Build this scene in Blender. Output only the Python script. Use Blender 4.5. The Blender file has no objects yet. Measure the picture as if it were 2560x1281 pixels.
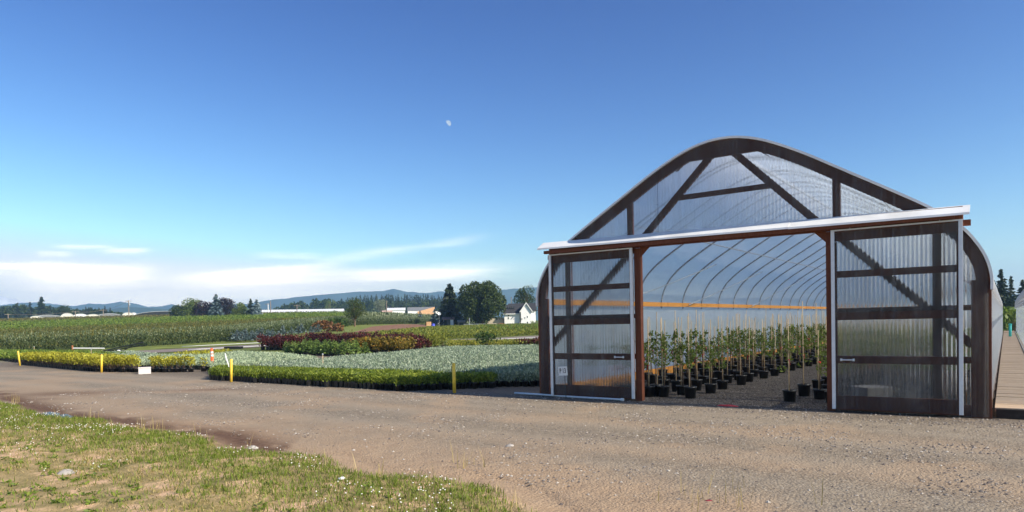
import bpy, math, random
import numpy as np
from mathutils import Matrix, Vector
random.seed(7); RNG = np.random.default_rng(7)
sc = bpy.context.scene; COL = sc.collection
PI = math.pi; rad = math.radians

# ---------------------------------------------------------------- camera
FPX, CX, CY, CAMH = 1748., 1280., 853., 1.9
PITCH = math.atan((806.6-CY)/FPX); ROLL = rad(1.24)
Fv = np.array([0, math.cos(PITCH), math.sin(PITCH)]); R0 = np.array([1., 0, 0]); U0 = np.cross(R0, Fv)
Rv = R0*math.cos(ROLL)-U0*math.sin(ROLL); Uv_ = R0*math.sin(ROLL)+U0*math.cos(ROLL)
cd = bpy.data.cameras.new('camera'); cam = bpy.data.objects.new('camera', cd); COL.objects.link(cam)
cd.sensor_width = 36; cd.lens = 36*FPX/2560; cd.shift_y = (CY-640.5)/2560
cd.clip_start = .1; cd.clip_end = 30000
cam.matrix_world = Matrix(((Rv[0], Uv_[0], -Fv[0], 0), (Rv[1], Uv_[1], -Fv[1], 0), (Rv[2], Uv_[2], -Fv[2], CAMH), (0, 0, 0, 1)))
sc.camera = cam
def ray(x, y): return Fv+Rv*((x-CX)/FPX)-Uv_*((y-CY)/FPX)
def dirn(x, y):
    d = ray(x, y); return d/np.linalg.norm(d)

# ---------------------------------------------------------------- world, sun, exposure
SUN_AZ, SUN_EL = rad(121.5), rad(34)      # azimuth clockwise from +Y
w = bpy.data.worlds.new('World'); sc.world = w; w.use_nodes = True
nt = w.node_tree; nt.nodes.clear()
def wn(t, **k):
    n = nt.nodes.new(t)
    for a, b in k.items(): setattr(n, a, b)
    return n
def lk(a, b): nt.links.new(a, b)
def wm(op, a, b=None, c=None, clamp=False):
    n = wn('ShaderNodeMath', operation=op, use_clamp=clamp)
    for i, v in enumerate((a, b, c)):
        if v is None: continue
        if isinstance(v, (int, float)): n.inputs[i].default_value = v
        else: lk(v, n.inputs[i])
    return n.outputs[0]
sky = wn('ShaderNodeTexSky', sky_type='NISHITA', sun_disc=False, sun_elevation=SUN_EL, sun_rotation=SUN_AZ,
         altitude=60, air_density=1.0, dust_density=0.35, ozone_density=2.2)
sx = wn('ShaderNodeSeparateColor'); cx = wn('ShaderNodeCombineColor'); lk(sky.outputs[0], sx.inputs[0])
for i, (ga, pw_) in enumerate(((3.36, 2.1), (2.58, 1.96), (1.79, 1.52))):      # deeper, polarised-looking blue
    lk(wm('MINIMUM', wm('MULTIPLY', wm('POWER', wm('MULTIPLY', sx.outputs[i], .1), pw_), ga*10), (9.4, 10.3, 10.7)[i]), cx.inputs[i])
tc = wn('ShaderNodeTexCoord'); sep = wn('ShaderNodeSeparateXYZ'); lk(tc.outputs['Generated'], sep.inputs[0])
az = wm('ARCTAN2', sep.outputs[0], sep.outputs[1]); el = wm('ARCSINE', sep.outputs[2])
# clouds: soft streaks low over the left horizon, broken up by stretched noise
cmb = wn('ShaderNodeCombineXYZ'); lk(wm('MULTIPLY', az, 5.0), cmb.inputs[0]); lk(wm('MULTIPLY', el, 60.0), cmb.inputs[1])
nz = wn('ShaderNodeTexNoise'); nz.inputs['Scale'].default_value = 1.0; nz.inputs['Detail'].default_value = 6; nz.inputs['Roughness'].default_value = .55
lk(cmb.outputs[0], nz.inputs['Vector'])
nzv = nz.outputs[0]
wob = wm('MULTIPLY', wm('SUBTRACT', nzv, .5), .018)
elw = wm('ADD', el, wob)
def streak(p0, p1, half, amp, top_sharp=.35):
    """cloud band between two sky directions (given in photo pixels), half = half-thickness in px"""
    a, b = dirn(*p0), dirn(*p1)
    a0, e0, a1, e1 = math.atan2(a[0], a[1]), math.asin(a[2]), math.atan2(b[0], b[1]), math.asin(b[2])
    ca, ce, hl, ht = (a0+a1)/2, (e0+e1)/2, abs(a1-a0)/2, half/FPX
    s = (e1-e0)/(a1-a0)
    t = wm('DIVIDE', wm('SUBTRACT', az, ca), hl)
    line = wm('ADD', wm('MULTIPLY', wm('SUBTRACT', az, ca), s), ce)
    v = wm('DIVIDE', wm('SUBTRACT', elw, line), ht)
    vup = wm('MULTIPLY', wm('MAXIMUM', v, 0), 1/top_sharp)
    vdn = wm('MINIMUM', v, 0)
    r2 = wm('ADD', wm('ADD', wm('MULTIPLY', vup, vup), wm('MULTIPLY', vdn, vdn)), wm('POWER', wm('ABSOLUTE', t), 4.0))
    return wm('MULTIPLY', wm('EXPONENT', wm('MULTIPLY', r2, -1.0)), amp)
tot = None
for args in [((-250, 658), (250, 668), 16, .6, .5), ((80, 690), (370, 678), 26, .8, .5), ((-200, 720), (700, 705), 55, .40, .7),
             ((470, 692), (835, 664), 17, .55, .5), ((520, 700), (1240, 668), 26, .45, .5), ((900, 688), (1232, 678), 14, .55, .5),
             ((-100, 752), (1100, 728), 40, .42, .8), ((140, 614), (280, 614), 6, .28, .8), ((260, 626), (370, 624), 6, .35, .8), ((90, 636), (180, 635), 5, .3, .8),
             ((780, 655), (1000, 622), 13, .2, .8), ((950, 630), (1200, 592), 11, .14, .8), ((640, 640), (800, 640), 9, .2, .8)]:
    c = streak(*args); tot = c if tot is None else wm('ADD', tot, c)
soft = wm('MULTIPLY', tot, wm('ADD', .15, wm('MULTIPLY', nzv, 1.6)))
mask = wm('MINIMUM', soft, .92, clamp=True)
mix = wn('ShaderNodeMixRGB'); lk(mask, mix.inputs[0]); lk(cx.outputs[0], mix.inputs[1]); mix.inputs[2].default_value = (23., 20., 16., 1)
bg = wn('ShaderNodeBackground'); bg.inputs['Strength'].default_value = .085
lk(mix.outputs[0], bg.inputs[0]); out = wn('ShaderNodeOutputWorld'); lk(bg.outputs[0], out.inputs[0])

sl = bpy.data.lights.new('sun', 'SUN'); sun = bpy.data.objects.new('sun', sl); COL.objects.link(sun)
sl.energy = 5.0; sl.angle = rad(.5); sl.color = (1, .91, .76)
sd = Vector((math.sin(SUN_AZ)*math.cos(SUN_EL), math.cos(SUN_AZ)*math.cos(SUN_EL), math.sin(SUN_EL)))
sun.rotation_euler = sd.to_track_quat('Z', 'Y').to_euler(); sun.location = sd*60
vs = sc.view_settings; vs.view_transform = 'Standard'; vs.look = 'None'; vs.gamma = 1; vs.exposure = .62
sc.cycles.max_bounces = 14; sc.cycles.transparent_max_bounces = 40; sc.cycles.volume_bounces = 1
sc.cycles.diffuse_bounces = 4; sc.cycles.transmission_bounces = 14; sc.cycles.max_bounces = 24; sc.cycles.caustics_reflective = False; sc.cycles.caustics_refractive = False

# ---------------------------------------------------------------- ground shape
def sstep(a, b, x):
    t = np.clip((np.asarray(x, float)-a)/(b-a), 0, 1); return t*t*(3-2*t)
def terrain(x, y):
    x = np.asarray(x, float); y = np.asarray(y, float)
    d = np.maximum(y, 0); a = x/np.maximum(y, 1.)
    s = .030+(.011-.030)*sstep(-.28, -.05, a); s = s+(.002-s)*sstep(.0, .12, a)
    r = np.clip(d-60, 0, 300); r = np.where(r < 10, r*r/20, r-5)
    return s*r
def at(px, py):
    """world point where the ray through photo pixel (px, py) meets the ground"""
    d = ray(px, py); t = np.concatenate([np.arange(3, 60, .05), np.arange(60, 900, .5)])
    P = d[None]*t[:, None]; z = CAMH+P[:, 2]-terrain(P[:, 0], P[:, 1])
    i = np.argmax(z < 0) if (z < 0).any() else len(t)-1
    return np.array([P[i, 0], P[i, 1], float(terrain(P[i, 0], P[i, 1]))])
def atz(px, py, z):
    d = ray(px, py); t = (z-CAMH)/d[2]; return np.array([d[0]*t, d[1]*t])
def far(px, py, D):
    d = ray(px, py); t = D/d[1]; return np.array([d[0]*t, D, CAMH+d[2]*t])
GA = rad(125.26); GO = np.array([.709, 17.922])
GU = np.array([math.sin(GA), math.cos(GA)]); GW = np.array([-GU[1], GU[0]]); GROT = PI/2-GA
def gh(u, v): return GO+GU*u+GW*v
def inpoly(P, poly):
    x, y = P[:, 0], P[:, 1]; r = np.zeros(len(P), bool); n = len(poly)
    for i in range(n):
        x0, y0 = poly[i][:2]; x1, y1 = poly[(i+1) % n][:2]
        if y0 == y1: continue
        c = ((y0 > y) != (y1 > y)) & (x < (x1-x0)*(y-y0)/(y1-y0)+x0); r ^= c
    return r
def segdist(P, line):
    best = np.full(len(P), 1e9)
    for (a, b) in zip(line[:-1], line[1:]):
        a = np.array(a[:2], float); b = np.array(b[:2], float); ab = b-a
        t = np.clip(((P-a)@ab)/(ab@ab), 0, 1); best = np.minimum(best, np.linalg.norm(P-(a+t[:, None]*ab), axis=1))
    return best
_vn = np.random.default_rng(3).random((256, 256))
def vnoise(x, y):
    x = np.asarray(x, float); y = np.asarray(y, float)
    xi = np.floor(x).astype(int); yi = np.floor(y).astype(int); fx = x-xi; fy = y-yi
    fx = fx*fx*(3-2*fx); fy = fy*fy*(3-2*fy); g = lambda i, j: _vn[i % 256, j % 256]
    return (g(xi, yi)*(1-fx)+g(xi+1, yi)*fx)*(1-fy)+(g(xi, yi+1)*(1-fx)+g(xi+1, yi+1)*fx)*fy
def fbm(x, y): return vnoise(x, y)*.5+vnoise(x*2.1+7, y*2.1)*.3+vnoise(x*4.3, y*4.3+5)*.2

# ---------------------------------------------------------------- mesh builder
class MB:
    def __init__(s): s.V = []; s.F = []; s.n = 0
    def add(s, v, f, mat=0):
        v = np.asarray(v, float).reshape(-1, 3); f = np.asarray(f, int)
        s.V.append(v); s.F.append((f+s.n, mat)); s.n += len(v); return s
    def box(s, lo, hi, mat=0):
        (a, b, c), (d, e, f) = lo, hi
        v = [(a, b, c), (d, b, c), (d, e, c), (a, e, c), (a, b, f), (d, b, f), (d, e, f), (a, e, f)]
        return s.add(v, [(0, 3, 2, 1), (4, 5, 6, 7), (0, 1, 5, 4), (1, 2, 6, 5), (2, 3, 7, 6), (3, 0, 4, 7)], mat)
    def beam(s, p, q, w_, h_, up=(0, 0, 1), mat=0):
        p, q, up = np.array(p, float), np.array(q, float), np.array(up, float)
        d = q-p; d /= np.linalg.norm(d); sx = np.cross(d, up); sx /= np.linalg.norm(sx); uz = np.cross(sx, d)
        v = [c+sx*w_/2*i+uz*h_/2*j for c in (p, q) for i, j in ((-1, -1), (1, -1), (1, 1), (-1, 1))]
        return s.add(v, [(0, 1, 2, 3), (7, 6, 5, 4), (0, 4, 5, 1), (1, 5, 6, 2), (2, 6, 7, 3), (3, 7, 4, 0)], mat)
    def tube(s, pts, r, n=8, mat=0, cap=True):
        pts = np.array(pts, float); m = len(pts); rr = np.broadcast_to(np.asarray(r, float), (m,))
        d = np.gradient(pts, axis=0); d /= np.linalg.norm(d, axis=1)[:, None]
        ref = np.array([0, 0, 1.]) if abs(d[:, 2]).mean() < .8 else np.array([1., 0, 0])
        a = np.cross(d, ref); a /= np.linalg.norm(a, axis=1)[:, None]; b = np.cross(d, a)
        th = np.arange(n)*2*PI/n
        v = pts[:, None]+rr[:, None, None]*(a[:, None]*np.cos(th)[None, :, None]+b[:, None]*np.sin(th)[None, :, None])
        f = [(i*n+j, i*n+(j+1) % n, (i+1)*n+(j+1) % n, (i+1)*n+j) for i in range(m-1) for j in range(n)]
        s.add(v, f, mat)
        if cap:
            o = s.n-m*n; s.F.append((np.array([list(range(n))[::-1]])+o, mat)); s.F.append((np.array([list(range(n))])+o+(m-1)*n, mat))
        return s
    def lathe(s, prof, n=14, mat=0, c=(0, 0, 0)):
        th = np.arange(n)*2*PI/n; m = len(prof)
        v = [(c[0]+r*math.cos(t), c[1]+r*math.sin(t), c[2]+z) for r, z in prof for t in th]
        f = [(i*n+j, i*n+(j+1) % n, (i+1)*n+(j+1) % n, (i+1)*n+j) for i in range(m-1) for j in range(n)]
        return s.add(v, f, mat)
    def prism(s, poly, z0, z1, mat=0):
        n = len(poly); v = [(p[0], p[1], z0) for p in poly]+[(p[0], p[1], z1) for p in poly]
        s.add(v, [(i, (i+1) % n, n+(i+1) % n, n+i) for i in range(n)], mat)
        s.add(v[n:], [list(range(n))], mat); return s.add(v[:n], [list(range(n))[::-1]], mat)
    def extr(s, poly, fn, a, b, mat=0):
        """polygon of (p, q) extruded between a and b, fn(p, q, t) -> xyz"""
        n = len(poly); v = [fn(p, q, a) for p, q in poly]+[fn(p, q, b) for p, q in poly]
        s.add(v, [(i, (i+1) % n, n+(i+1) % n, n+i) for i in range(n)], mat)
        s.add(v[n:], [list(range(n))], mat); return s.add(v[:n], [list(range(n))[::-1]], mat)
    def leaves(s, P, A, L, W_, mat=0, rng=RNG):
        """diamond leaves: centres P, axes A, lengths L, widths W_"""
        P = np.asarray(P, float); n = len(P); A = np.asarray(A, float)+1e-6; A = A/np.linalg.norm(A, axis=1)[:, None]
        B = np.cross(A, rng.normal(size=(n, 3))); B /= np.linalg.norm(B, axis=1)[:, None]+1e-9
        L = np.broadcast_to(np.asarray(L, float), (n,))[:, None]; W_ = np.broadcast_to(np.asarray(W_, float), (n,))[:, None]
        v = np.stack([P-A*L/2, P+B*W_/2-A*L*.08, P+A*L/2, P-B*W_/2-A*L*.08], 1)
        f = np.arange(4*n).reshape(n, 4); return s.add(v, f, mat)
    def mesh(s, name, mats, smooth=False):
        me = bpy.data.meshes.new(name); V = np.concatenate(s.V) if s.V else np.zeros((0, 3))
        me.vertices.add(len(V)); me.vertices.foreach_set('co', V.astype(np.float32).ravel())
        ls, tot, mi = [], [], []
        for f, m in s.F:
            f = np.asarray(f); ls.append(f.ravel()); tot.append(np.full(len(f), f.shape[1])); mi.append(np.full(len(f), m))
        ls = np.concatenate(ls); tot = np.concatenate(tot); mi = np.concatenate(mi)
        me.loops.add(len(ls)); me.loops.foreach_set('vertex_index', ls.astype(np.int32))
        me.polygons.add(len(tot)); st = np.concatenate([[0], np.cumsum(tot)[:-1]])
        me.polygons.foreach_set('loop_start', st.astype(np.int32)); me.polygons.foreach_set('loop_total', tot.astype(np.int32))
        for m in (mats if isinstance(mats, (list, tuple)) else [mats]): me.materials.append(m)
        me.polygons.foreach_set('material_index', mi.astype(np.int32))
        me.update(calc_edges=True)
        me.polygons.foreach_set('use_smooth', np.full(len(tot), bool(smooth)))
        return me
    def build(s, name, mats, parent=None, smooth=False, loc=None, rz=0): return link(name, s.mesh(name, mats, smooth), parent, loc, rz)
def link(name, data, parent=None, loc=None, rz=0, scale=1):
    o = bpy.data.objects.new(name, data); COL.objects.link(o)
    if parent is not None: o.parent = parent
    if loc is not None: o.location = tuple(loc) if len(loc) == 3 else (loc[0], loc[1], 0)
    if rz: o.rotation_euler = (0, 0, rz)
    if scale != 1: o.scale = (scale,)*3
    return o
def tag(o, label, cat, group=None, kind=None):
    o['label'] = label; o['category'] = cat
    if group: o['group'] = group
    if kind: o['kind'] = kind
    return o
def empty(name, loc, label, cat, group=None, rz=0):
    o = link(name, None, None, loc, rz); o.empty_display_size = .2; return tag(o, label, cat, group)
def struct(o): o['kind'] = 'structure'; return o
ORD = 'first second third fourth fifth sixth seventh eighth ninth tenth eleventh twelfth thirteenth fourteenth fifteenth sixteenth seventeenth eighteenth nineteenth twentieth'.split()

# ---------------------------------------------------------------- materials
class M_:
    def __init__(s, name):
        s.m = bpy.data.materials.new(name); s.m.use_nodes = True; s.t = s.m.node_tree; s.t.nodes.clear()
        s.o = s.n('ShaderNodeOutputMaterial')
    def n(s, t, **k):
        x = s.t.nodes.new(t)
        for a, b in k.items(): setattr(x, a, b)
        return x
    def l(s, a, b): s.t.links.new(a, b)
    def coord(s, scale=(1, 1, 1), space='Object'):
        c = s.n('ShaderNodeTexCoord'); mp = s.n('ShaderNodeMapping'); mp.inputs['Scale'].default_value = scale
        s.l(c.outputs[space], mp.inputs[0]); return mp.outputs[0]
    def noise(s, v, scale, detail=4, rough=.55):
        x = s.n('ShaderNodeTexNoise'); x.inputs['Scale'].default_value = scale; x.inputs['Detail'].default_value = detail
        x.inputs['Roughness'].default_value = rough; s.l(v, x.inputs['Vector']); return x.outputs[0]
    def ramp(s, f, stops):
        x = s.n('ShaderNodeValToRGB'); e = x.color_ramp.elements
        while len(e) < len(stops): e.new(.5)
        for i, (p, c) in enumerate(stops): e[i].position = p; e[i].color = (*c, 1) if len(c) == 3 else c
        s.l(f, x.inputs[0]); return x.outputs[0]
    def mix(s, f, a, b, mode='MIX'):
        x = s.n('ShaderNodeMixRGB', blend_type=mode)
        for i, v in enumerate((f, a, b)):
            if isinstance(v, (int, float)): x.inputs[i].default_value = v
            elif isinstance(v, tuple): x.inputs[i].default_value = (*v, 1)
            else: s.l(v, x.inputs[i])
        return x.outputs[0]
    def math(s, op, a, b=0., clamp=False):
        x = s.n('ShaderNodeMath', operation=op, use_clamp=clamp)
        for i, v in enumerate((a, b)):
            if isinstance(v, (int, float)): x.inputs[i].default_value = v
            else: s.l(v, x.inputs[i])
        return x.outputs[0]
    def attr(s, name): x = s.n('ShaderNodeAttribute', attribute_name=name); return x.outputs['Fac']
    def bump(s, h, strength=.4, dist=.02):
        x = s.n('ShaderNodeBump'); x.inputs['Strength'].default_value = strength; x.inputs['Distance'].default_value = dist
        s.l(h, x.inputs['Height']); return x.outputs[0]
    def bsdf(s, col, rough=.7, spec=.3, metal=0, normal=None):
        b = s.n('ShaderNodeBsdfPrincipled')
        if isinstance(col, tuple): b.inputs['Base Color'].default_value = (*col, 1)
        else: s.l(col, b.inputs['Base Color'])
        if isinstance(rough, (int, float)): b.inputs['Roughness'].default_value = rough
        else: s.l(rough, b.inputs['Roughness'])
        b.inputs['Specular IOR Level'].default_value = spec; b.inputs['Metallic'].default_value = metal
        if normal is not None: s.l(normal, b.inputs['Normal'])
        return b.outputs[0]
    def out(s, sh): s.l(sh, s.o.inputs['Surface']); return s.m
    def shmix(s, f, a, b):
        x = s.n('ShaderNodeMixShader')
        if isinstance(f, (int, float)): x.inputs[0].default_value = f
        else: s.l(f, x.inputs[0])
        s.l(a, x.inputs[1]); s.l(b, x.inputs[2]); return x.outputs[0]
def plain(name, col, rough=.6, spec=.3, metal=0, var=.15, scale=6):
    m = M_(name); n = m.noise(m.coord(), scale)
    lo = tuple(c*(1-var) for c in col); hi = tuple(min(1, c*(1+var)) for c in col)
    return m.out(m.bsdf(m.ramp(n, [(.3, lo), (.7, hi)]), rough, spec, metal))
def foliage(name, c0, c1, c2=None, trans=.3, rough=.5, spec=.25):
    m = M_(name); g = m.n('ShaderNodeNewGeometry'); oi = m.n('ShaderNodeObjectInfo')
    f = m.math('ADD', m.math('MULTIPLY', g.outputs['Random Per Island'], .75), m.math('MULTIPLY', oi.outputs['Random'], .25))
    st = [(.05, c0), (.6, c1)]+([(.95, c2)] if c2 else [])
    c = m.ramp(f, st); a = m.bsdf(c, rough, spec)
    t = m.n('ShaderNodeBsdfTranslucent'); m.l(c, t.inputs[0]); return m.out(m.shmix(trans, a, t.outputs[0]))
def wood(name, c0, c1, rough=.75, axis=(1, 1, 12)):
    m = M_(name); v = m.coord(axis); n = m.noise(v, 3, 6); n2 = m.noise(m.coord(), 1.3, 4, .65); oi = m.n('ShaderNodeObjectInfo'); n3 = m.noise(m.coord(), 5, 5, .7)
    c = m.mix(m.math('MULTIPLY', n2, .6), m.ramp(n, [(.3, c0), (.7, c1)]), tuple(x*.45 for x in c0))
    c = m.mix(m.math('MULTIPLY', m.math('MAXIMUM', m.math('SUBTRACT', n3, .55), 0.), 1.6), c, tuple(min(1, x*1.5+.02) for x in c1))
    c = m.mix(m.math('MULTIPLY', oi.outputs['Random'], .35), c, tuple(x*.6 for x in c1))
    return m.out(m.bsdf(c, rough, .25, normal=m.bump(n, .3, .01)))

MT = {}
MT['redwood'] = wood('stained_wood', (.15, .045, .022), (.25, .085, .042), axis=(9, 9, 1.2))
MT['lumber'] = wood('orange_lumber', (.62, .25, .05), (.80, .38, .09), axis=(1, .35, 9))
MT['galv'] = plain('galvanised_steel', (.50, .52, .53), .42, .5, .35, .18, 30)
MT['alu'] = plain('pale_aluminium', (.72, .74, .76), .4, .5, .15, .06, 14)
MT['white'] = plain('white_paint', (.80, .80, .78), .45, .4, 0, .06, 5)
MT['black_pot'] = plain('black_plastic', (.014, .014, .015), .38, .5, 0, .3, 20)
MT['soil'] = plain('potting_soil', (.05, .033, .022), .95, .1, 0, .5, 60)
MT['bamboo'] = plain('bamboo', (.62, .47, .29), .55, .3, 0, .25, 12)
MT['bark'] = plain('bark', (.16, .11, .075), .85, .15, 0, .35, 10)
MT['tape'] = plain('red_tape', (.75, .05, .05), .5, .3, 0, .2, 20)
MT['yellow'] = plain('yellow_paint', (.84, .56, .06), .45, .4, 0, .15, 6)
MT['orange'] = plain('orange_plastic', (.85, .11, .02), .45, .4, 0, .08, 6)
MT['blackmetal'] = plain('dark_metal', (.03, .035, .03), .5, .4, .2, .3, 8)
MT['roofing'] = plain('charcoal_shingle', (.045, .045, .05), .8, .2, 0, .3, 3)
MT['housewhite'] = plain('white_siding', (.90, .89, .87), .6, .3, 0, .04, 1)
MT['beige_shaded'] = plain('beige_shaded_siding', (.55, .47, .35), .7, .2, 0, .1, 1)  # white siding with shade put into its colour
MT['glass'] = plain('window_glass', (.03, .04, .05), .15, .6, 0, .2, 2)
MT['pole'] = plain('weathered_pole', (.26, .21, .17), .85, .15, 0, .2, 2)
MT['rust'] = plain('rusty_brown', (.28, .11, .05), .8, .2, 0, .4, 4)
MT['blue'] = plain('blue_tarp', (.05, .07, .5), .5, .4, 0, .2, 3)
MT['teal'] = plain('teal_plastic', (.05, .5, .45), .5, .3, 0, .1, 3)
MT['concrete'] = plain('grey_concrete', (.33, .31, .28), .9, .2, 0, .2, 5)
MT['styro'] = plain('white_foam', (.66, .61, .59), .8, .2, 0, .05, 8)
MT['wine'] = plain('dark_red_wrapper', (.22, .02, .04), .6, .2, 0, .2, 20); MT['ink'] = plain('black_ink', (.01, .01, .01), .6, .2, 0, .1, 5)
MT['stone'] = plain('stone', (.36, .33, .30), .85, .2, 0, .3, 4)

MT['flash'] = plain('weathered_white_flashing', (.80, .80, .78), .4, .4, 0, .12, 1.7)
def film_mat(name, transp, transl, tint, bumpy=.35):
    m = M_(name); v = m.coord((1.2, .8, 1.0)); n = m.noise(v, 2.2, 5, .6)
    nb = m.bump(n, bumpy, .05)
    tr = m.n('ShaderNodeBsdfTransparent'); tr.inputs[0].default_value = (*tint, 1)
    tl = m.n('ShaderNodeBsdfTranslucent'); tl.inputs[0].default_value = (.84, .86, .86, 1); m.l(nb, tl.inputs['Normal'])
    df = m.bsdf((.66, .69, .70), .28, .5, normal=nb)
    a = m.shmix(transl, df, tl.outputs[0])
    f = m.math('ADD', transp, m.math('MULTIPLY', m.math('SUBTRACT', n, .5), .25), True)
    return m.out(m.shmix(f, a, tr.outputs[0]))
MT['film'] = film_mat('plastic_film', .46, .65, (.82, .85, .87))
MT['film_dimming'] = film_mat('dimming_plastic_film', .20, .72, (.80, .84, .88))  # same film, made denser on the left half to hold back sun
MT['film_clear'] = film_mat('sun_passing_film', .80, .6, (.95, .97, 1.))  # film made extra transparent so sun reaches the plank walk
MT['film_low'] = film_mat('plastic_film_side', .17, .68, (.85, .88, .90))
def poly_mat(name):
    m = M_(name); n = m.noise(m.coord((14, 1, .22)), 1, 3, .7); n2 = m.noise(m.coord((2.2, 1, .5)), 1, 4, .6)
    tr = m.n('ShaderNodeBsdfTransparent'); tr.inputs[0].default_value = (.95, .96, .97, 1)
    rf = m.n('ShaderNodeBsdfRefraction'); rf.inputs['Color'].default_value = (.95, .96, .97, 1); rf.inputs['IOR'].default_value = 1.13; rf.inputs['Roughness'].default_value = .06
    tl = m.n('ShaderNodeBsdfTranslucent'); tl.inputs[0].default_value = (.84, .86, .86, 1)
    df = m.shmix(.5, m.bsdf((.66, .68, .68), .15, .6), tl.outputs[0])
    st = m.math('ADD', m.math('MULTIPLY', m.math('MAXIMUM', m.math('SUBTRACT', n, .48), 0.), .45), m.math('MULTIPLY', m.math('MAXIMUM', m.math('SUBTRACT', n2, .45), 0.), .3))
    f = m.math('ADD', .06, st, True)
    return m.out(m.shmix(f, m.shmix(.52, rf.outputs[0], tr.outputs[0]), df))
MT['poly'] = poly_mat('corrugated_clear_sheet')

# ground
def ground_mat():
    m = M_('ground'); v = m.coord(); gr, mud, sand, dark, grass = [m.attr(a) for a in ('gravel', 'mud', 'sand', 'dark', 'grass')]
    vo = m.n('ShaderNodeTexVoronoi'); vo.inputs['Scale'].default_value = 30; m.l(v, vo.inputs['Vector'])
    vo2 = m.n('ShaderNodeTexVoronoi'); vo2.inputs['Scale'].default_value = 17; m.l(v, vo2.inputs['Vector'])
    big = m.noise(v, .55, 5, .6); mid = m.noise(v, 3.5, 5, .65); fine = m.noise(v, 38, 4, .7)
    st = m.n('ShaderNodeSeparateColor'); m.l(vo.outputs['Color'], st.inputs[0])
    stone = m.ramp(st.outputs[0], [(.0, (.07, .056, .042)), (.35, (.19, .155, .12)), (.7, (.31, .26, .205)), (.92, (.42, .365, .30)), (1, (.56, .51, .44))])
    dust = m.ramp(mid, [(.3, (.24, .197, .15)), (.7, (.35, .29, .223))])
    gcol = m.mix(m.math('MULTIPLY', m.ramp(big, [(.35, (0, 0, 0)), (.7, (1, 1, 1))]), .6), stone, dust)
    gcol = m.mix(.5, gcol, m.ramp(fine, [(.34, (.13, .105, .08)), (.66, (.40, .33, .25))]))
    scol = m.mix(.5, m.ramp(mid, [(.25, (.33, .23, .15)), (.7, (.49, .365, .25))]), m.ramp(fine, [(.3, (.30, .195, .12)), (.7, (.53, .38, .255))]))
    mcol = m.ramp(m.noise(v, 9, 5, .7), [(.3, (.085, .045, .03)), (.7, (.20, .12, .08))])
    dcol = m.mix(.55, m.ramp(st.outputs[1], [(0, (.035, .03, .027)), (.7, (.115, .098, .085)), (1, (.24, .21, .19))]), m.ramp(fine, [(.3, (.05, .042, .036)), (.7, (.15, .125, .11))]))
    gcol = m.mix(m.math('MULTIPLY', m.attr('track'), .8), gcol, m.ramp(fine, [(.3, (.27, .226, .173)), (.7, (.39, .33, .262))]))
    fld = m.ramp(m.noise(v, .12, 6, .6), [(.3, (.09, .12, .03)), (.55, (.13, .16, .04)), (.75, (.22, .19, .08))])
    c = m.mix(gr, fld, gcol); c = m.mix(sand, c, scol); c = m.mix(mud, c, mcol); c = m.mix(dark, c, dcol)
    gcv = m.ramp(m.noise(v, 2.2, 5, .65), [(.3, (.15, .15, .04)), (.52, (.40, .30, .14)), (.62, (.72, .48, .30))])
    c = m.mix(m.math('MULTIPLY', grass, .85), c, gcv)
    h = m.math('ADD', m.math('MULTIPLY', vo.outputs['Distance'], -.6), m.math('ADD', m.math('MULTIPLY', fine, .8), m.math('MULTIPLY', mid, 2.0)))
    c = m.mix(1., c, (.99, .98, .935), 'MULTIPLY')
    return m.out(m.bsdf(c, .92, .15, normal=m.bump(h, .7, .03)))
MT['ground'] = ground_mat()
VERGE = [(-60, 985), (0, 1013), (60, 1030), (110, 1044), (180, 1056), (240, 1057), (310, 1075), (395, 1086), (490, 1096), (540, 1113), (565, 1128), (640, 1137), (700, 1143),
         (790, 1150), (850, 1183), (900, 1195), (960, 1206), (1050, 1205), (1100, 1212), (1190, 1226), (1240, 1242), (1290, 1272), (1330, 1310)]
VL = [at(*p)[:2] for p in VERGE]; VPOLY = VL+[(1.5, 3.), (-30, 3.), (-40, 20)]
LANE = [at(*p)[:2] for p in [(2900, 1210), (2200, 1140), (1600, 1092), (1000, 1045), (600, 1005), (350, 975), (0, 945)]]+[np.array([-60., 42.])]
def verge_h(P):
    ins = inpoly(P, VPOLY); d = segdist(P, VL); return np.where(ins, 1, -1)*d
def gz(x, y):
    x = np.atleast_1d(np.asarray(x, float)); y = np.atleast_1d(np.asarray(y, float)); P = np.stack([x, y], 1)
    z = terrain(x, y); near = (y < 30) & (x < 8)
    if near.any():
        sd_ = verge_h(P[near]); n = fbm(P[near, 0]*.9, P[near, 1]*.9)
        z[near] += np.where(sd_ > -.6, sstep(-.6, .5, sd_)*(.05+.10*n)-.03*np.exp(-((sd_+.7)/.4)**2), 0)
    nn = (y < 45); z[nn] += (fbm(x[nn]*.5+3, y[nn]*.5)-.5)*.05*sstep(3, 6, np.hypot(x[nn], y[nn]))*(1-sstep(16, 22, y[nn]))*np.where((P[nn]-GO)@GW < -.6, 1, 0)
    return z
r = [1.5]
while r[-1] < 9000: r.append(r[-1]*1.018)
r = np.array(r); th = np.concatenate([np.arange(-180, -50, 6.), np.arange(-50, 46, .45), np.arange(46, 180, 6.)])*PI/180
TT, RR = np.meshgrid(th, r); X = (RR*np.sin(TT)).ravel(); Y = (RR*np.cos(TT)).ravel(); nt_ = len(th)
Z = gz(X, Y); mb = MB()
ii, jj = np.meshgrid(np.arange(len(r)-1), np.arange(nt_), indexing='ij'); j2 = (jj+1) % nt_
mb.add(np.stack([X, Y, Z], 1), np.stack([ii*nt_+jj, (ii+1)*nt_+jj, (ii+1)*nt_+j2, ii*nt_+j2], -1).reshape(-1, 4)[:, ::-1])
gnd = mb.build('ground', MT['ground'], smooth=True); struct(gnd)
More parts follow.
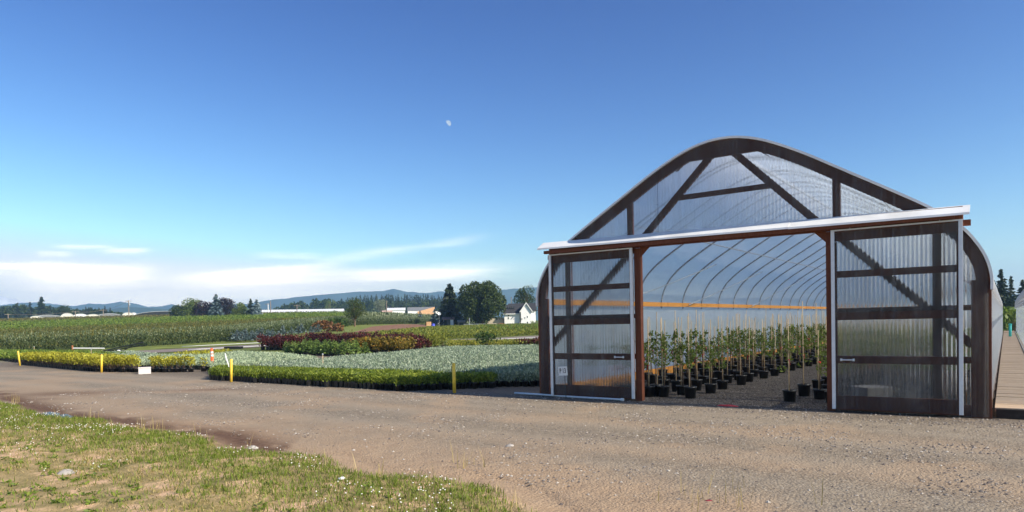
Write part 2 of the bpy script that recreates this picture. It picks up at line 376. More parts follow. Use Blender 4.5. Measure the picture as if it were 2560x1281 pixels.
P = np.stack([X, Y], 1); sdv = verge_h(P); n1 = fbm(X*.6, Y*.6); n2 = fbm(X*2, Y*2)
u_ = (P-GO)@GU; w_ = (P-GO)@GW
yard = 1-sstep(44, 52, Y+(n1-.5)*6-.25*np.minimum(X, 0)*0)
sand = sstep(-3.6, -.3, sdv+(n1-.5)*3.2)*(X > -9.5)+.55*sstep(-.6, .2, 1-np.abs(sdv+1.4)*.8+(n1-.5))*(X <= -9.5)
ld = segdist(P, LANE); sand = np.maximum(sand, .62*np.exp(-((np.abs(ld)-1.25)/.5)**2)*n1*1.4*(Y < 45))
sand = np.maximum(sand, .55*sstep(.50, .72, n1)*(Y < 40)*(sdv < 0))
mud = np.exp(-((sdv+.45)/.55)**2)*sstep(.25, .42, n2)*(X < -3.6)
for px, py, rr_ in [(155, 985, .9), (60, 1000, .5), (520, 975, .5), (330, 1090, .6)]:
    c = at(px, py)[:2]; mud = np.maximum(mud, .7*np.exp(-(((X-c[0])/(2.2*rr_))**2+((Y-c[1])/rr_)**2)))
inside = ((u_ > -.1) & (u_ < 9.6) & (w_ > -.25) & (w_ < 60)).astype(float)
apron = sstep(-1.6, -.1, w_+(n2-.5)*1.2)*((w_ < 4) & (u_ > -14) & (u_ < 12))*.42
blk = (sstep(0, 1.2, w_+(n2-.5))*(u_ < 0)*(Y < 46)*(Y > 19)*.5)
track = sum(np.exp(-((ld-q)/.30)**2) for q in (.75, 1.15, 2.3, 3.1))*(.35+.9*fbm(X*.35+20, Y*.35))*(Y < 40)
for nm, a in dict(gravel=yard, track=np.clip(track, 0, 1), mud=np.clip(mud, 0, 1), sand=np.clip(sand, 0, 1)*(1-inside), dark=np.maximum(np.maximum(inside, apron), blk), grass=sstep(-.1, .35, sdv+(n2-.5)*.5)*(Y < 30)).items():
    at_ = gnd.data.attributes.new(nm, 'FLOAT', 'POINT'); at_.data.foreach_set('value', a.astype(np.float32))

# ---------------------------------------------------------------- greenhouse
C0, HOOP, GLEN = 4.765, 1.95, 58.5
_half = np.array([(4.79, 2.30), (4.785, 2.55), (4.71, 2.86), (4.55, 3.17), (4.34, 3.44), (3.95, 3.77), (3.5, 4.07), (2.4, 4.74), (1.63, 5.20), (.95, 5.54), (.45, 5.70), (0, 5.748)])
def catmull(p, k=5):
    q = np.vstack([2*p[0]-p[1], p, 2*p[-1]-p[-2]]); o = []
    for i in range(1, len(q)-2):
        for t in np.arange(k)/k:
            a, b, c, d = q[i-1], q[i], q[i+1], q[i+2]
            o.append(.5*(2*b+(c-a)*t+(2*a-5*b+4*c-d)*t*t+(3*b-a-3*c+d)*t**3))
    return np.array(o+[q[-2]])
_h2 = catmull(np.vstack([_half, [(-.45, 5.70)]]))[:-5]
ARCH = np.vstack([np.stack([C0-_h2[:, 0], _h2[:, 1]], 1), np.stack([C0+_h2[::-1][1:, 0], _h2[::-1][1:, 1]], 1)])   # left to right
ARCHW = np.vstack([[(ARCH[0, 0], 0.)], ARCH, [(ARCH[-1, 0], 0.)]])
def ztop(u, off=0): return np.interp(u, ARCH[:, 0], ARCH[:, 1])-off
tan_ = np.gradient(ARCH, axis=0); tan_ /= np.linalg.norm(tan_, axis=1)[:, None]; NRM = np.stack([-tan_[:, 1], tan_[:, 0]], 1)
GH = empty('greenhouse', gh(0, 0), 'long arched greenhouse with dark wood frame, open sliding doors and corrugated clear end wall', 'greenhouse', rz=GROT)
def arch_band(mb, o0, o1, w0, w1, mat=0):
    a, b = ARCH+NRM*o0, ARCH+NRM*o1; n = len(a)
    V = np.concatenate([np.stack([q[:, 0], np.full(n, w), q[:, 1]], 1) for q, w in ((a, w0), (b, w0), (b, w1), (a, w1))])
    i = np.arange(n-1)
    for k in range(4):
        k2 = (k+1) % 4; mb.add(V, np.stack([k*n+i, k*n+i+1, k2*n+i+1, k2*n+i], 1), mat)
    return mb
RW = MT['redwood']
arch_band(MB(), -.225, -.015, .0, .09).build('arch_frame', RW, GH)
arch_band(MB(), -.012, .035, -.05, .20).build('sunlit_film_edge', MT['white'], GH)  # white band stands in for the sunlit edge of overhanging film
for u0, u1 in ((-.03, .27), (9.26, 9.56)):
    MB().box((u0, .0, -.02), (u1, .14, 2.48)).build('corner_post', RW, GH)
MB().box((2.68, -.02, -.02), (2.83, .12, 3.56)).build('door_post', RW, GH)
MB().box((6.84, -.02, -.02), (6.98, .12, 3.56)).build('door_post', RW, GH)
MB().box((.40, -.10, 3.575), (9.14, .10, 3.81)).build('header_beam', RW, GH)
for u0 in (2.50, 6.96):
    MB().box((u0, .02, 3.823), (u0+.14, .10, float(ztop(u0+.07))-.18)).build('gable_stud', RW, GH)
fy = (0, 1, 0)
def brace(p, q, w_=.15, y=.052, name='brace'):
    return MB().beam((p[0], y, p[1]), (q[0], y, q[1]), w_, .06, up=fy).build(name, RW, GH)
# beam(): width lies in the facade plane, height along the depth
MB().extr([(3.72, 5.20), (3.97, 5.385), (5.53, 5.385), (5.80, 5.20), (5.52, 5.44), (4.77, 5.70), (4.02, 5.44)], lambda p, q, t: (p, t, q), .004, .086).build('apex_gusset', RW, GH)
brace((4.60, 5.52), (2.80, 3.70)); brace((4.93, 5.52), (6.76, 3.70)); brace((3.70, 4.61), (5.78, 4.63), .11, .046, 'collar_tie')
brace((2.62, 3.60), (.28, 1.30), .15, .13); brace((6.92, 3.60), (9.28, 1.30), .15, .13)
for u0 in (.72, 8.66): MB().box((u0, .10, .0), (u0+.16, .165, float(ztop(u0))-.22)).build('wall_stud', RW, GH)
for u0, u1 in ((.275, 2.675), (6.985, 9.255)):
    for z, h_ in ((.10, .20), (1.02, .12), (1.97, .10), (3.50, .11)):
        MB().box((u0, .03, z-h_/2+.02), (u1, .085, z+h_/2+.02)).build('wall_rail', RW, GH)
def corr(mb, u0, u1, zlo, zhi, y, pitch=.072, amp=.0125, nz=1):
    k = max(2, int((u1-u0)/pitch*10)); u = np.linspace(u0, u1, k+1); yy = y+amp*np.sin(u/pitch*2*PI)
    a = np.broadcast_to(np.asarray(zlo(u) if callable(zlo) else zlo, float), u.shape); b = np.broadcast_to(np.asarray(zhi(u) if callable(zhi) else zhi, float), u.shape)
    V = np.concatenate([np.stack([u, yy, a], 1), np.stack([u, yy, b], 1)]); i = np.arange(k); ok = (b[:-1] > a[:-1]+.02) & (b[1:] > a[1:]+.02); i = i[ok]
    mb.add(V, np.stack([i, i+1, k+2+i, k+1+i], 1)); n_ = len(V); W = V.copy(); W[:, 1] = y+amp+.002; mb.add(W, np.stack([k+1+i, k+2+i, i+1, i], 1))
    i0, i1 = i[0], i[-1]+1; o = mb.n-2*n_
    for fs in ([np.stack([n_+i, n_+i+1, i+1, i], 1), np.stack([k+1+i, k+2+i, n_+k+2+i, n_+k+1+i], 1), np.array([[i0, k+1+i0, n_+k+1+i0, n_+i0], [n_+i1, n_+k+1+i1, k+1+i1, i1]])]): mb.F.append((fs+o, 0))
    return mb
for (u0, u1) in ((.55, 3.3), (3.3, 6.2), (6.2, 9.0)):
    corr(MB(), u0, u1-.001, 3.83, lambda u: ztop(u, .03), -.03 - (.006 if u0 == 3.3 else 0)).build('gable_panel', MT['poly'], GH)
corr(MB(), .02, 2.66, .02, lambda u: np.minimum(3.55, ztop(u, .03)), -.028).build('wall_panel', MT['poly'], GH)
corr(MB(), 7.0, 9.52, .02, lambda u: np.minimum(3.55, ztop(u, .03)), -.028).build('wall_panel', MT['poly'], GH)
aw = [(-.05, 3.875), (-.33, 3.715), (-.34, 3.675), (-.325, 3.675), (-.315, 3.705), (-.05, 3.855)]
for a, b, dz_ in ((.20, 3.2, 0), (3.204, 6.2, .004), (6.204, 9.25, -.003)): MB().extr(aw, lambda p, q, t: (t, p, q+.022-.0075*t+dz_), a, b).build('door_awning', MT['flash'], GH)
MB().box((.36, -.29, 3.585), (9.02, -.20, 3.66)).build('door_track', MT['redwood'], GH)
for u0, u1 in ((2.832, 3.05), (6.838, 6.62)): MB().extr([(u0, 3.573), (u1, 3.573), (u0, 3.36)], lambda p, q, t: (p, t, q), 0, .05).build('corner_gusset', RW, GH)
# sliding doors
def sliding_door(u0, u1, hu):
    D = link('sliding_door', None, GH)
    MB().box((u0, -.17, .06), (u0+.065, -.128, 3.572)).build('door_stile', MT['alu'], D)
    MB().box((u1-.065, -.17, .06), (u1, -.128, 3.572)).build('door_stile', MT['alu'], D)
    MB().box((u0+.067, -.168, 3.545), (u1-.067, -.13, 3.572)).build('top_edge', MT['alu'], D)
    for z, h_ in ((3.45, .20), (2.70, .13), (1.88, .15), (1.03, .14), (.19, .27)):
        MB().box((u0+.02, -.125, z-h_/2), (u1-.02, -.09, z+h_/2)).build('door_rail', RW, D)
    for a in (u0, u1-.10): MB().box((a+.003, -.122, .332), (a+.097, -.094, 3.335)).build('door_side_rail', RW, D)
    corr(MB(), u0+.012, u1-.012, .07, 3.53, -.165+.02).build('door_panel', MT['poly'], D)
    h = MB().tube([(hu-.11, -.16, 1.03), (hu-.10, -.205, 1.03), (hu+.10, -.205, 1.03), (hu+.11, -.16, 1.03)], .012, 8)
    h.box((hu-.13, -.162, 1.005), (hu-.09, -.155, 1.055)); h.box((hu+.09, -.162, 1.005), (hu+.13, -.155, 1.055)); h.build('door_handle', MT['alu'], D)
    for a in (u0+.35, u1-.35):
        b = MB().box((a-.008, -.195, 3.56), (a+.008, -.18, 3.62)); b.tube([(a, -.198, 3.62), (a, -.17, 3.62)], .02, 10); b.build('roller_hanger', MT['galv'], D)
    return D
sliding_door(.42, 2.70, 2.32); sliding_door(6.96, 9.14, 7.24)
# hoops, covers, rails
nh = int(GLEN/HOOP)
MT['hoopsteel'] = plain('dull_hoop_steel', (.48, .49, .50), .45, .5, .3, .2, 20)
hoop_me = MB().tube(np.stack([ARCHW[:, 0], np.zeros(len(ARCHW)), ARCHW[:, 1]], 1)[[0]+list(range(1, len(ARCHW)-1, 2))+[len(ARCHW)-1]]*np.array([1, 1, 1]), .030, 8).mesh('hoop', MT['hoopsteel'], True)
for i in range(nh):
    o = link('hoop', hoop_me, GH, (C0*(1-.985), 1.85+i*HOOP, 0)); o.scale = (.985, 1, .988)
def cover(i0, i1, y0, y1, off, wr):
    k = 240; ys = np.linspace(y0, y1, k); A = ARCHW[i0:i1]; NN = np.vstack([[-1, 0], NRM, [1, 0]])[i0:i1]; n = len(A)
    if n < 4:
        tt = np.linspace(0, 1, 8)[:, None]; A = A[0]+(A[-1]-A[0])*tt; NN = np.repeat(NN[:1], 8, 0); n = 8
    ph = (ys-1.85)/HOOP; sag = -np.abs(np.sin(ph*PI))*.03
    j = np.arange(n); wrk = wr*np.sin(ys[:, None]*5+j[None]*.9)*np.sin(j[None]*.35+ys[:, None]*1.7)
    o = off+sag[:, None]+wrk
    V = np.stack([A[None, :, 0]+NN[None, :, 0]*o, np.repeat(ys[:, None], n, 1), A[None, :, 1]+NN[None, :, 1]*o], -1)
    a, b = np.meshgrid(np.arange(k-1), np.arange(n-1), indexing='ij')
    return MB().add(V, np.stack([a*n+b, a*n+b+1, (a+1)*n+b+1, (a+1)*n+b], -1).reshape(-1, 4))
na = len(ARCHW)
mid_ = na//2; cover(mid_, na-1, -.06, GLEN, -.006, .008).build('roof_cover', MT['film'], GH, smooth=True)
cover(1, mid_+1, -.06, GLEN, -.006, .008).build('roof_cover', MT['film_dimming'], GH, smooth=True)
cover(0, 2, .16, GLEN, -.004, .006).build('side_cover', MT['film_low'], GH, smooth=True)
cover(na-2, na, .16, GLEN, -.004, .006).build('side_cover', MT['film_low'], GH, smooth=True)
for u0, u1 in ((.12, .165), (9.365, 9.41)):
    for q in range(15):
        MB().box((u0, .2+q*3.9, 2.33), (u1, .2+q*3.9+3.87, 2.475)).build('wall_board', MT['lumber'], GH)
        MB().box((u0-.03, .2+q*3.9, 0), (u1-.03, .2+q*3.9+3.87, .24)).build('base_board', MT['lumber'], GH)
for u0 in (1.9, 4.765, 7.63):
    z = float(ztop(u0))-.13; MB().tube([(u0, 1.8, z), (u0, GLEN, z)], .018, 6).build('purlin', MT['galv'], GH)
for k in (1, 4, 8):
    y = 1.85+k*HOOP; MB().tube([(.28, y, 2.4), (.5, y+HOOP*2, 3.15), (1.2, y+HOOP*3.2, 3.85)], .015, 6).build('wind_brace', MT['galv'], GH)
ew = [(float(a), float(b)) for a, b in ARCHW]; MB().extr(ew, lambda p, q, t: (C0+(p-C0)*.985, t, q*.985), GLEN+.01, GLEN+.03).build('end_wall', MT['film_low'], GH)
e = MB(); arch_band(e, -.25, -.02, GLEN, GLEN+.1); e.build('end_arch', RW, GH)

# second greenhouse at the right edge, and the plank walk between the two
G2 = empty('greenhouse', gh(10.42, 1.5), 'neighbouring plastic covered greenhouse beside the plank walk, cut by the photo edge', 'greenhouse', rz=GROT)
A2 = ARCHW.copy()
hm2 = MB().tube(np.stack([A2[:, 0], 0*A2[:, 0], A2[:, 1]], 1)[[0]+list(range(1, na-1, 2))+[na-1]], .03, 8).mesh('hoop', MT['galv'], True)
for i in range(30): link('hoop', hm2, G2, (0, .3+i*HOOP, 0))
rag = MB(); k = 300; ys = np.linspace(0, 58, k); bot = 2.05+.16*vnoise(ys*1.3, ys*0+2)
sel = ARCHW[1:na-1]; nn_ = len(sel)
V = np.stack([np.repeat(sel[None, :, 0], k, 0), np.repeat(ys[:, None], nn_, 1), np.repeat(sel[None, :, 1], k, 0)], -1)
V = np.concatenate([np.stack([np.full(k, -.10), ys, bot], 1)[:, None], V], 1); nn_ += 1
V[:, :, :] += (RNG.random(V.shape)-.5)*np.array([.03, 0, .03])
a, b = np.meshgrid(np.arange(k-1), np.arange(nn_-1), indexing='ij')
rag.add(V, np.stack([a*nn_+b, a*nn_+b+1, (a+1)*nn_+b+1, (a+1)*nn_+b], -1).reshape(-1, 4)); rag.build('roof_cover', MT['film_clear'], G2, smooth=True)
MB().box((-.04, 0, .02), (.0, 58, .22)).build('base_board', MT['concrete'], G2)
MB().box((.02, 0, 2.2), (.06, 58, 2.32)).build('wall_board', MT['pole'], G2)
sidel = MB()
for i in range(100): sidel.box((.05, i*.58, .225), (.062, i*.58+.55, 2.19))
sidel.build('side_panel', MT['film_clear'], G2)
arch_band(MB(), -.2, -.015, -.08, -.01).build('arch_frame', RW, G2)
WK = empty('plank_walk', gh(9.6, .1), 'weathered plank walk running between the two greenhouses', 'walkway', rz=GROT)
MT['plank'] = wood('walk_plank', (.52, .37, .24), (.72, .54, .37), axis=(2, 10, 4))
pw = MB()
for i in range(190):
    y = .05+i*.33; g = random.uniform(.006, .02); z = .19+random.uniform(-.006, .006); pw.box((.0, y, .12), (.76, y+.33-g, z))
pw.build('plank_deck', MT['plank'], WK)
MB().box((.02, .0, 0), (.74, .045, .165)).build('front_board', wood('dark_edge', (.03, .02, .015), (.06, .045, .035)), WK)

# ---------------------------------------------------------------- plants: builders
def blob(mb, rng, n, c, rad_, L, W_, shell=.55, mat=0, up=.3):
    d = rng.normal(size=(n, 3)); d /= np.linalg.norm(d, axis=1)[:, None]; rr = shell+(1-shell)*rng.random(n)**.6
    P = np.asarray(c)+d*np.asarray(rad_)*rr[:, None]; A = d*.8+rng.normal(size=(n, 3))*.8+np.array([0, 0, up])
    return mb.leaves(P, A, L*(.7+.6*rng.random(n)), W_*(.7+.6*rng.random(n)), mat, rng)
def conifer(mb, rng, H, R, z0=.06, n=22, m=9, droop=.25, mat=0, size=1.):
    P, A, L, W_ = [], [], [], []
    for i in range(n):
        t = (i+.3)/n; z = H*(z0+(1-z0)*t); r = R*(1-t)**.85*(.85+.3*rng.random())+.02*R
        for k in range(max(4, int(m*(1-t*.5)))):
            a = rng.random()*2*PI; rr = r*(.65+.45*rng.random()); nb = 4
            for q in range(nb):
                f = (q+.7)/nb; P.append((rr*f*math.cos(a), rr*f*math.sin(a), z-droop*rr*f+rng.normal()*.01*H)); A.append((math.cos(a+rng.normal()*.6), math.sin(a+rng.normal()*.6), -droop+.35*rng.normal()))
                L.append(size*(R*.34*(1.15-.5*t))); W_.append(size*R*.17*(1.15-.5*t))
    P.append((0, 0, H*.985)); A.append((0, 0, 1)); L.append(H*.07); W_.append(R*.1)
    return mb.leaves(np.array(P), np.array(A), np.array(L), np.array(W_), mat, rng)
def pot_mb(mb, r=.15, h=.27, mat=0, soil=None, n=14):
    mb.lathe([(0.001, .0), (r*.80, 0), (r*.94, h*.86), (r, h*.86), (r*1.02, h), (r*.93, h), (r*.90, h*.9), (.001, h*.9)], n, mat)
    return mb
def plant_protos(kind, k, maker): return [maker(np.random.default_rng(100+i+hash(kind) % 1)) for i in range(k)]
FO = {}
FO['sapling'] = foliage('sapling_leaf', (.07, .105, .016), (.17, .24, .04), (.32, .37, .09), .45)
FO['green'] = foliage('bright_green_leaf', (.06, .10, .012), (.20, .26, .028), (.38, .41, .06), .35)
FO['silver'] = foliage('silver_leaf', (.10, .15, .085), (.29, .36, .24), (.52, .57, .42), .25)
FO['pale'] = foliage('pale_green_leaf', (.22, .29, .17), (.44, .52, .32), (.62, .66, .46), .3)
FO['gold'] = foliage('golden_leaf', (.18, .16, .012), (.44, .41, .035), (.64, .61, .09), .35)
FO['maroon'] = foliage('maroon_leaf', (.028, .006, .007), (.085, .017, .017), (.18, .045, .035), .25)
FO['amber'] = foliage('amber_leaf', (.07, .07, .012), (.20, .15, .022), (.46, .24, .03), .3)
FO['darkgreen'] = foliage('dark_green_leaf', (.02, .04, .012), (.06, .11, .022), (.13, .17, .04), .3)
FO['needle'] = foliage('fresh_conifer_needle', (.05, .10, .02), (.16, .24, .05), (.30, .38, .10), .2)
FO['spruce'] = foliage('blue_spruce_needle', (.035, .058, .06), (.11, .16, .17), (.25, .31, .32), .15)
FO['limefield'] = foliage('lime_leaf', (.09, .12, .018), (.24, .26, .035), (.42, .37, .07), .35)
FO['olive'] = foliage('field_olive_leaf', (.05, .062, .013), (.14, .14, .026), (.25, .20, .05), .3)
FO['tan'] = foliage('tan_tipped_leaf', (.07, .075, .016), (.19, .165, .035), (.34, .25, .08), .3)
FO['fieldgreen'] = foliage('field_green_leaf', (.07, .115, .016), (.18, .26, .034), (.32, .34, .07), .35)
FO['whip'] = foliage('silver_tipped_leaf', (.045, .07, .025), (.15, .19, .08), (.50, .54, .36), .3)
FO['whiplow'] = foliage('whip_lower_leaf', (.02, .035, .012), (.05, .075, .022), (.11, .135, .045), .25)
FO['tree'] = foliage('maple_leaf', (.014, .026, .006), (.045, .075, .013), (.115, .15, .028), .28)
FO['midtree'] = foliage('ash_leaf', (.03, .05, .01), (.09, .125, .02), (.18, .20, .04), .35)
FO['yewtree'] = foliage('conifer_needle', (.010, .020, .010), (.028, .048, .020), (.07, .09, .04), .15)
FO['purple'] = foliage('purple_tree_leaf', (.014, .008, .012), (.04, .02, .026), (.08, .04, .045), .2)
FO['brightgreen_tree'] = foliage('light_tree_leaf', (.06, .10, .015), (.15, .21, .03), (.26, .30, .06), .3)
FO['hazelwood'] = foliage('pale_tree_leaf', (.10, .12, .06), (.22, .25, .14), (.34, .36, .22), .3)
FO['rustleaf'] = foliage('rust_leaf', (.09, .04, .015), (.22, .10, .035), (.33, .18, .07), .2)
FO['grass'] = foliage('grass_blade', (.09, .13, .015), (.20, .27, .03), (.40, .40, .10), .35)
FO['dry'] = foliage('dry_grass_blade', (.28, .23, .07), (.50, .39, .15), (.64, .51, .26), .3)

# ---- saplings in the greenhouse
def sap_proto(i):
    rng = np.random.default_rng(50+i); pot = pot_mb(MB()).mesh('pot', [MT['black_pot']], True); d = {}
    d['pot'] = pot
    d['soil'] = MB().lathe([(.001, .245), (.137, .243)], 14).mesh('soil', MT['soil'])
    H = 1.25+rng.random()*.2
    sp = [(.02, 0, .24), (.03+rng.normal()*.015, rng.normal()*.015, .6), (.02+rng.normal()*.03, rng.normal()*.03, .95), (rng.normal()*.04, rng.normal()*.04, H)]
    st = MB().tube(sp, [.012, .010, .007, .003], 6)
    fl = MB(); spn = np.array(sp)
    for b in range(11):
        t = rng.random(); z = .60+t*(H-.62); cx = np.interp(z, spn[:, 2], spn[:, 0]); cy = np.interp(z, spn[:, 2], spn[:, 1]); a = rng.random()*2*PI
        ln = (.10+.13*rng.random())*(1.1-.4*t); tip = (cx+ln*math.cos(a), cy+ln*math.sin(a), z+ln*.7)
        st.tube([(cx, cy, z), tip], [.004, .002], 4, cap=False)
        blob(fl, rng, 7, ((cx+tip[0])/2, (cy+tip[1])/2, (z+tip[2])/2), (ln*.6+.03, ln*.6+.03, .09), .088, .05, .2)
    blob(fl, rng, 16, (0, 0, H-.05), (.06, .06, .14), .085, .045, .1)
    d['stem'] = st.mesh('stem', MT['bark'], True); d['foliage'] = fl.mesh('foliage', FO['sapling'])
    q = rng.normal()*.02; sk = 1.95+rng.normal()*.06
    d['stake'] = MB().tube([(-.02, .01, .05), (-.02+q, .01, sk)], [.0115, .009], 6).mesh('bamboo_stake', MT['bamboo'], True)
    a = MB(); zz = .75+rng.random()*.25; a.box((-.035, -.012, zz), (.03, .022, zz+.02)); a.beam((.03, .0, zz), (.05, -.02, zz-.11), .03, .004, up=(0, 1, 0)); d['tape'] = a.mesh('tape', MT['tape'])
    return d
SAP = [sap_proto(i) for i in range(7)]
PARTN = dict(pot='pot', soil='soil', stem='stem', foliage='foliage', stake='bamboo_stake', tape='tape')
def sapling(u, v, label, group):
    i = random.randrange(len(SAP)); p = gh(u, v)
    r_ = empty('potted_sapling', (p[0], p[1], 0), label, 'sapling', group, random.random()*6.28); s_ = random.uniform(.84, 1.10); r_.scale = (1, 1, s_)
    for k_, me in SAP[i].items():
        if k_ == 'tape' and random.random() < .45: continue
        if k_ == 'soil' and v > 10: continue
        link(PARTN[k_], me, r_)
GRP = 'staked saplings in black pots inside the greenhouse'
colsL = [(3.62, 0), (3.12, .55), (2.66, .1), (2.16, .62), (1.70, .15), (1.20, .65), (.72, .2)]
for ci, (cu, off) in enumerate(colsL):
    for k in range(30 if ci < 4 else 24):
        v = 1.05+off*.9+k*1.2+random.uniform(-.12, .12)
        if ci == 0: lb = 'staked sapling in black pot along the left side of the aisle, '+(ORD[k]+' from the doorway' if k < 16 else 'far down the row')
        else: lb = 'staked potted sapling, '+ORD[ci]+' row left of the aisle, '+(ORD[k]+' from the doorway' if k < 12 else 'toward the far end')
        sapling(cu+random.uniform(-.06, .06), v, lb, GRP)
sapling(2.58, .90, 'staked sapling in black pot nearest the left door post', GRP)
sapling(2.92, 1.02, 'staked sapling in black pot just right of the one by the left door post', GRP)
colsR = [(5.85, 0), (6.28, .6), (6.72, .0), (7.25, .55), (7.8, .1), (8.35, .6), (8.9, .2)]
for ci, (cu, off) in enumerate(colsR):
    for k in range(18 if ci < 2 else 13):
        v = 1.36+off+k*1.22+random.uniform(-.12, .12)
        if ci == 0: lb = 'staked sapling in black pot along the right side of the aisle, '+(ORD[k]+' from the doorway' if k < 12 else 'far down the row')
        else: lb = 'staked potted sapling, '+ORD[ci]+' row right of the aisle, '+(ORD[k]+' from the doorway' if k < 8 else 'farther back')
        sapling(cu+random.uniform(-.06, .06), v, lb, GRP)

# ---- blocks of container plants
def grid_in(poly, d0, sp, jit=.2, stag=True, rng=RNG):
    poly = [np.array(p[:2], float) for p in poly]; ax = d0/np.linalg.norm(d0); bx = np.array([-ax[1], ax[0]])
    pa = np.array([[p@ax, p@bx] for p in poly]); lo, hi = pa.min(0), pa.max(0)
    a = np.arange(lo[0], hi[0], sp); b = np.arange(lo[1], hi[1], sp*.92); A, B = np.meshgrid(a, b)
    if stag: A = A+(np.arange(len(b)) % 2)[:, None]*sp/2
    Q = A.ravel()[:, None]*ax+B.ravel()[:, None]*bx; Q = Q[inpoly(Q, poly)]
    return Q+rng.normal(size=Q.shape)*sp*jit*.3
def tuft(mb, rng, n, h0, h1, rr, L, W_, mat=0, up=.8, c=(0, 0)):
    z = h0+(h1-h0)*rng.random(n)**.8; a = rng.random(n)*2*PI; q = rr*np.sqrt(rng.random(n))
    P = np.stack([c[0]+q*np.cos(a), c[1]+q*np.sin(a), z], 1); A = np.stack([np.cos(a)*.6, np.sin(a)*.6, np.full(n, up)], 1)+rng.normal(size=(n, 3))*.4
    return mb.leaves(P, A, L*(.7+.6*rng.random(n)), W_*(.7+.6*rng.random(n)), mat, rng)
def block(kind, pts, fm, potr, poth, h0, h1, rr, L, W_, n, label, label_rest, cat, group, limit=300, parts=70, legs=False, up=.8):
    """nearest `limit` plants as things (the very first with pot and foliage parts), the rest as one mass"""
    order = np.argsort(np.hypot(pts[:, 0], pts[:, 1])); pts = pts[order]
    protos = []
    for i in range(5):
        rng = np.random.default_rng(900+i)
        p = pot_mb(MB(), potr, poth, 0, n=10)
        f = MB(); tuft(f, rng, n, h0, h1, rr, L, W_, 0, up)
        if legs:
            for q in range(5): p.tube([(rng.normal()*.03, rng.normal()*.03, poth*.9), (rng.normal()*.05, rng.normal()*.05, h0+.08)], .005, 4, cap=False, mat=1)
        both = MB()
        for v_, (f_, mm) in zip(p.V, p.F): both.V.append(v_); both.F.append((f_, mm)); both.n += len(v_)
        tuft(both, np.random.default_rng(900+i), n, h0, h1, rr, L, W_, 2, up)
        protos.append((p.mesh('pot', [MT['black_pot'], MT['bark']], True), f.mesh('foliage', fm), both.mesh(kind, [MT['black_pot'], MT['bark'], fm])))
    for i, q in enumerate(pts[:limit]):
        pp, ff, bb = protos[random.randrange(5)]; z = float(terrain(q[0], q[1])); rz = random.random()*6.28; s_ = random.uniform(.88, 1.12)
        if i < parts:
            r_ = empty(kind, (q[0], q[1], z), label, cat, group, rz); link('pot', pp, r_); g_ = link('foliage', ff, r_); g_.scale = (s_, s_, s_)
        else:
            o = link(kind, bb, None, (q[0], q[1], z), rz, s_); tag(o, label, cat, group)
    rest = pts[limit:]
    if len(rest):
        rng = np.random.default_rng(77); mb = MB(); dd = np.hypot(rest[:, 0], rest[:, 1]); zz = terrain(rest[:, 0], rest[:, 1])
        for k in range(n):
            keep = rng.random(len(rest)) < np.clip(28./dd, .35, 1.)
            R_ = rest[keep]; m_ = len(R_)
            if not m_: continue
            z = h0+(h1-h0)*rng.random(m_)**.8; a = rng.random(m_)*2*PI; q = rr*np.sqrt(rng.random(m_)); g = np.clip(dd[keep]/28, 1, 1.7)
            A = np.stack([np.cos(a)*.6, np.sin(a)*.6, np.full(m_, up)], 1)+rng.normal(size=(m_, 3))*.4
            mb.leaves(np.stack([R_[:, 0]+q*np.cos(a), R_[:, 1]+q*np.sin(a), zz[keep]+z], 1), A, L*g*(.7+.6*rng.random(m_)), W_*g*(.7+.6*rng.random(m_)), 1, rng)
        th_ = np.arange(6)*PI/3
        for z0_, z1_ in ((0, poth),):
            ring = np.stack([np.cos(th_), np.sin(th_)], 1)*potr
            V = np.concatenate([np.concatenate([rest[:, None]+ring[None]*.82, np.repeat(zz[:, None, None], 6, 1)], -1), np.concatenate([rest[:, None]+ring[None], np.repeat(zz[:, None, None]+z1_, 6, 1)], -1)], 1)
            base = np.arange(len(rest))[:, None, None]*12; j = np.arange(6); q = np.stack([j, (j+1) % 6, 6+(j+1) % 6, 6+j], 1)[None]
            mb.add(V, (base+q).reshape(-1, 4), 0)
        tag(mb.build(kind+'_mass', [MT['black_pot'], fm]), label_rest, cat, None, 'stuff')
def G(*pts): return [at(*p)[:2] for p in pts]
def GZ(z, *pts): return [atz(p[0], p[1], z) for p in pts]
f0, f1, f2 = G((521, 951), (1000, 979), (1238, 971))
poly = [f0, f1, f2]+GZ(.40, (1240, 932), (1200, 931), (1107, 933), (1017, 926), (900, 924), (800, 920), (637, 916), (545, 914))
gp = grid_in(poly, f1-f0, .185)
block('green_potted_shrub', gp, FO['green'], .085, .175, .17, .42, .115, .10, .035, 46, 'low bright green shrub in black pot, front rows of the block by the lane',
      'low bright green potted shrubs packed behind the front rows of their block', 'potted shrub', 'bright green shrubs in black pots by the gravel lane', 300, 90)
poly = GZ(.40, (1240, 931), (1200, 930), (1107, 932), (1017, 925), (900, 923), (800, 919), (640, 914), (660, 909), (725, 902), (807, 898), (838, 893), (870, 890), (1000, 880), (1080, 871), (1140, 867), (1420, 862))+G((1420, 968), (1243, 968))
sp = grid_in(poly, GW, .225); sp = sp[(sp-GO)@GU < -.55]; sp = sp[(sp-GO)@GW > -.3]
block('silver_potted_plant', sp, FO['silver'], .09, .175, .13, .45, .12, .105, .038, 40, 'silvery grey green plant in a small black pot, nearest the left greenhouse wall',
      'wide bed of silvery grey green potted plants beyond the bright green block', 'potted plant', 'silvery potted plants left of the greenhouse', 300, 60)
poly = GZ(.38, (335, 896), (345, 904), (516, 905), (528, 917), (560, 912), (620, 907), (725, 899), (800, 893), (720, 883), (600, 878), (480, 885), (400, 887))
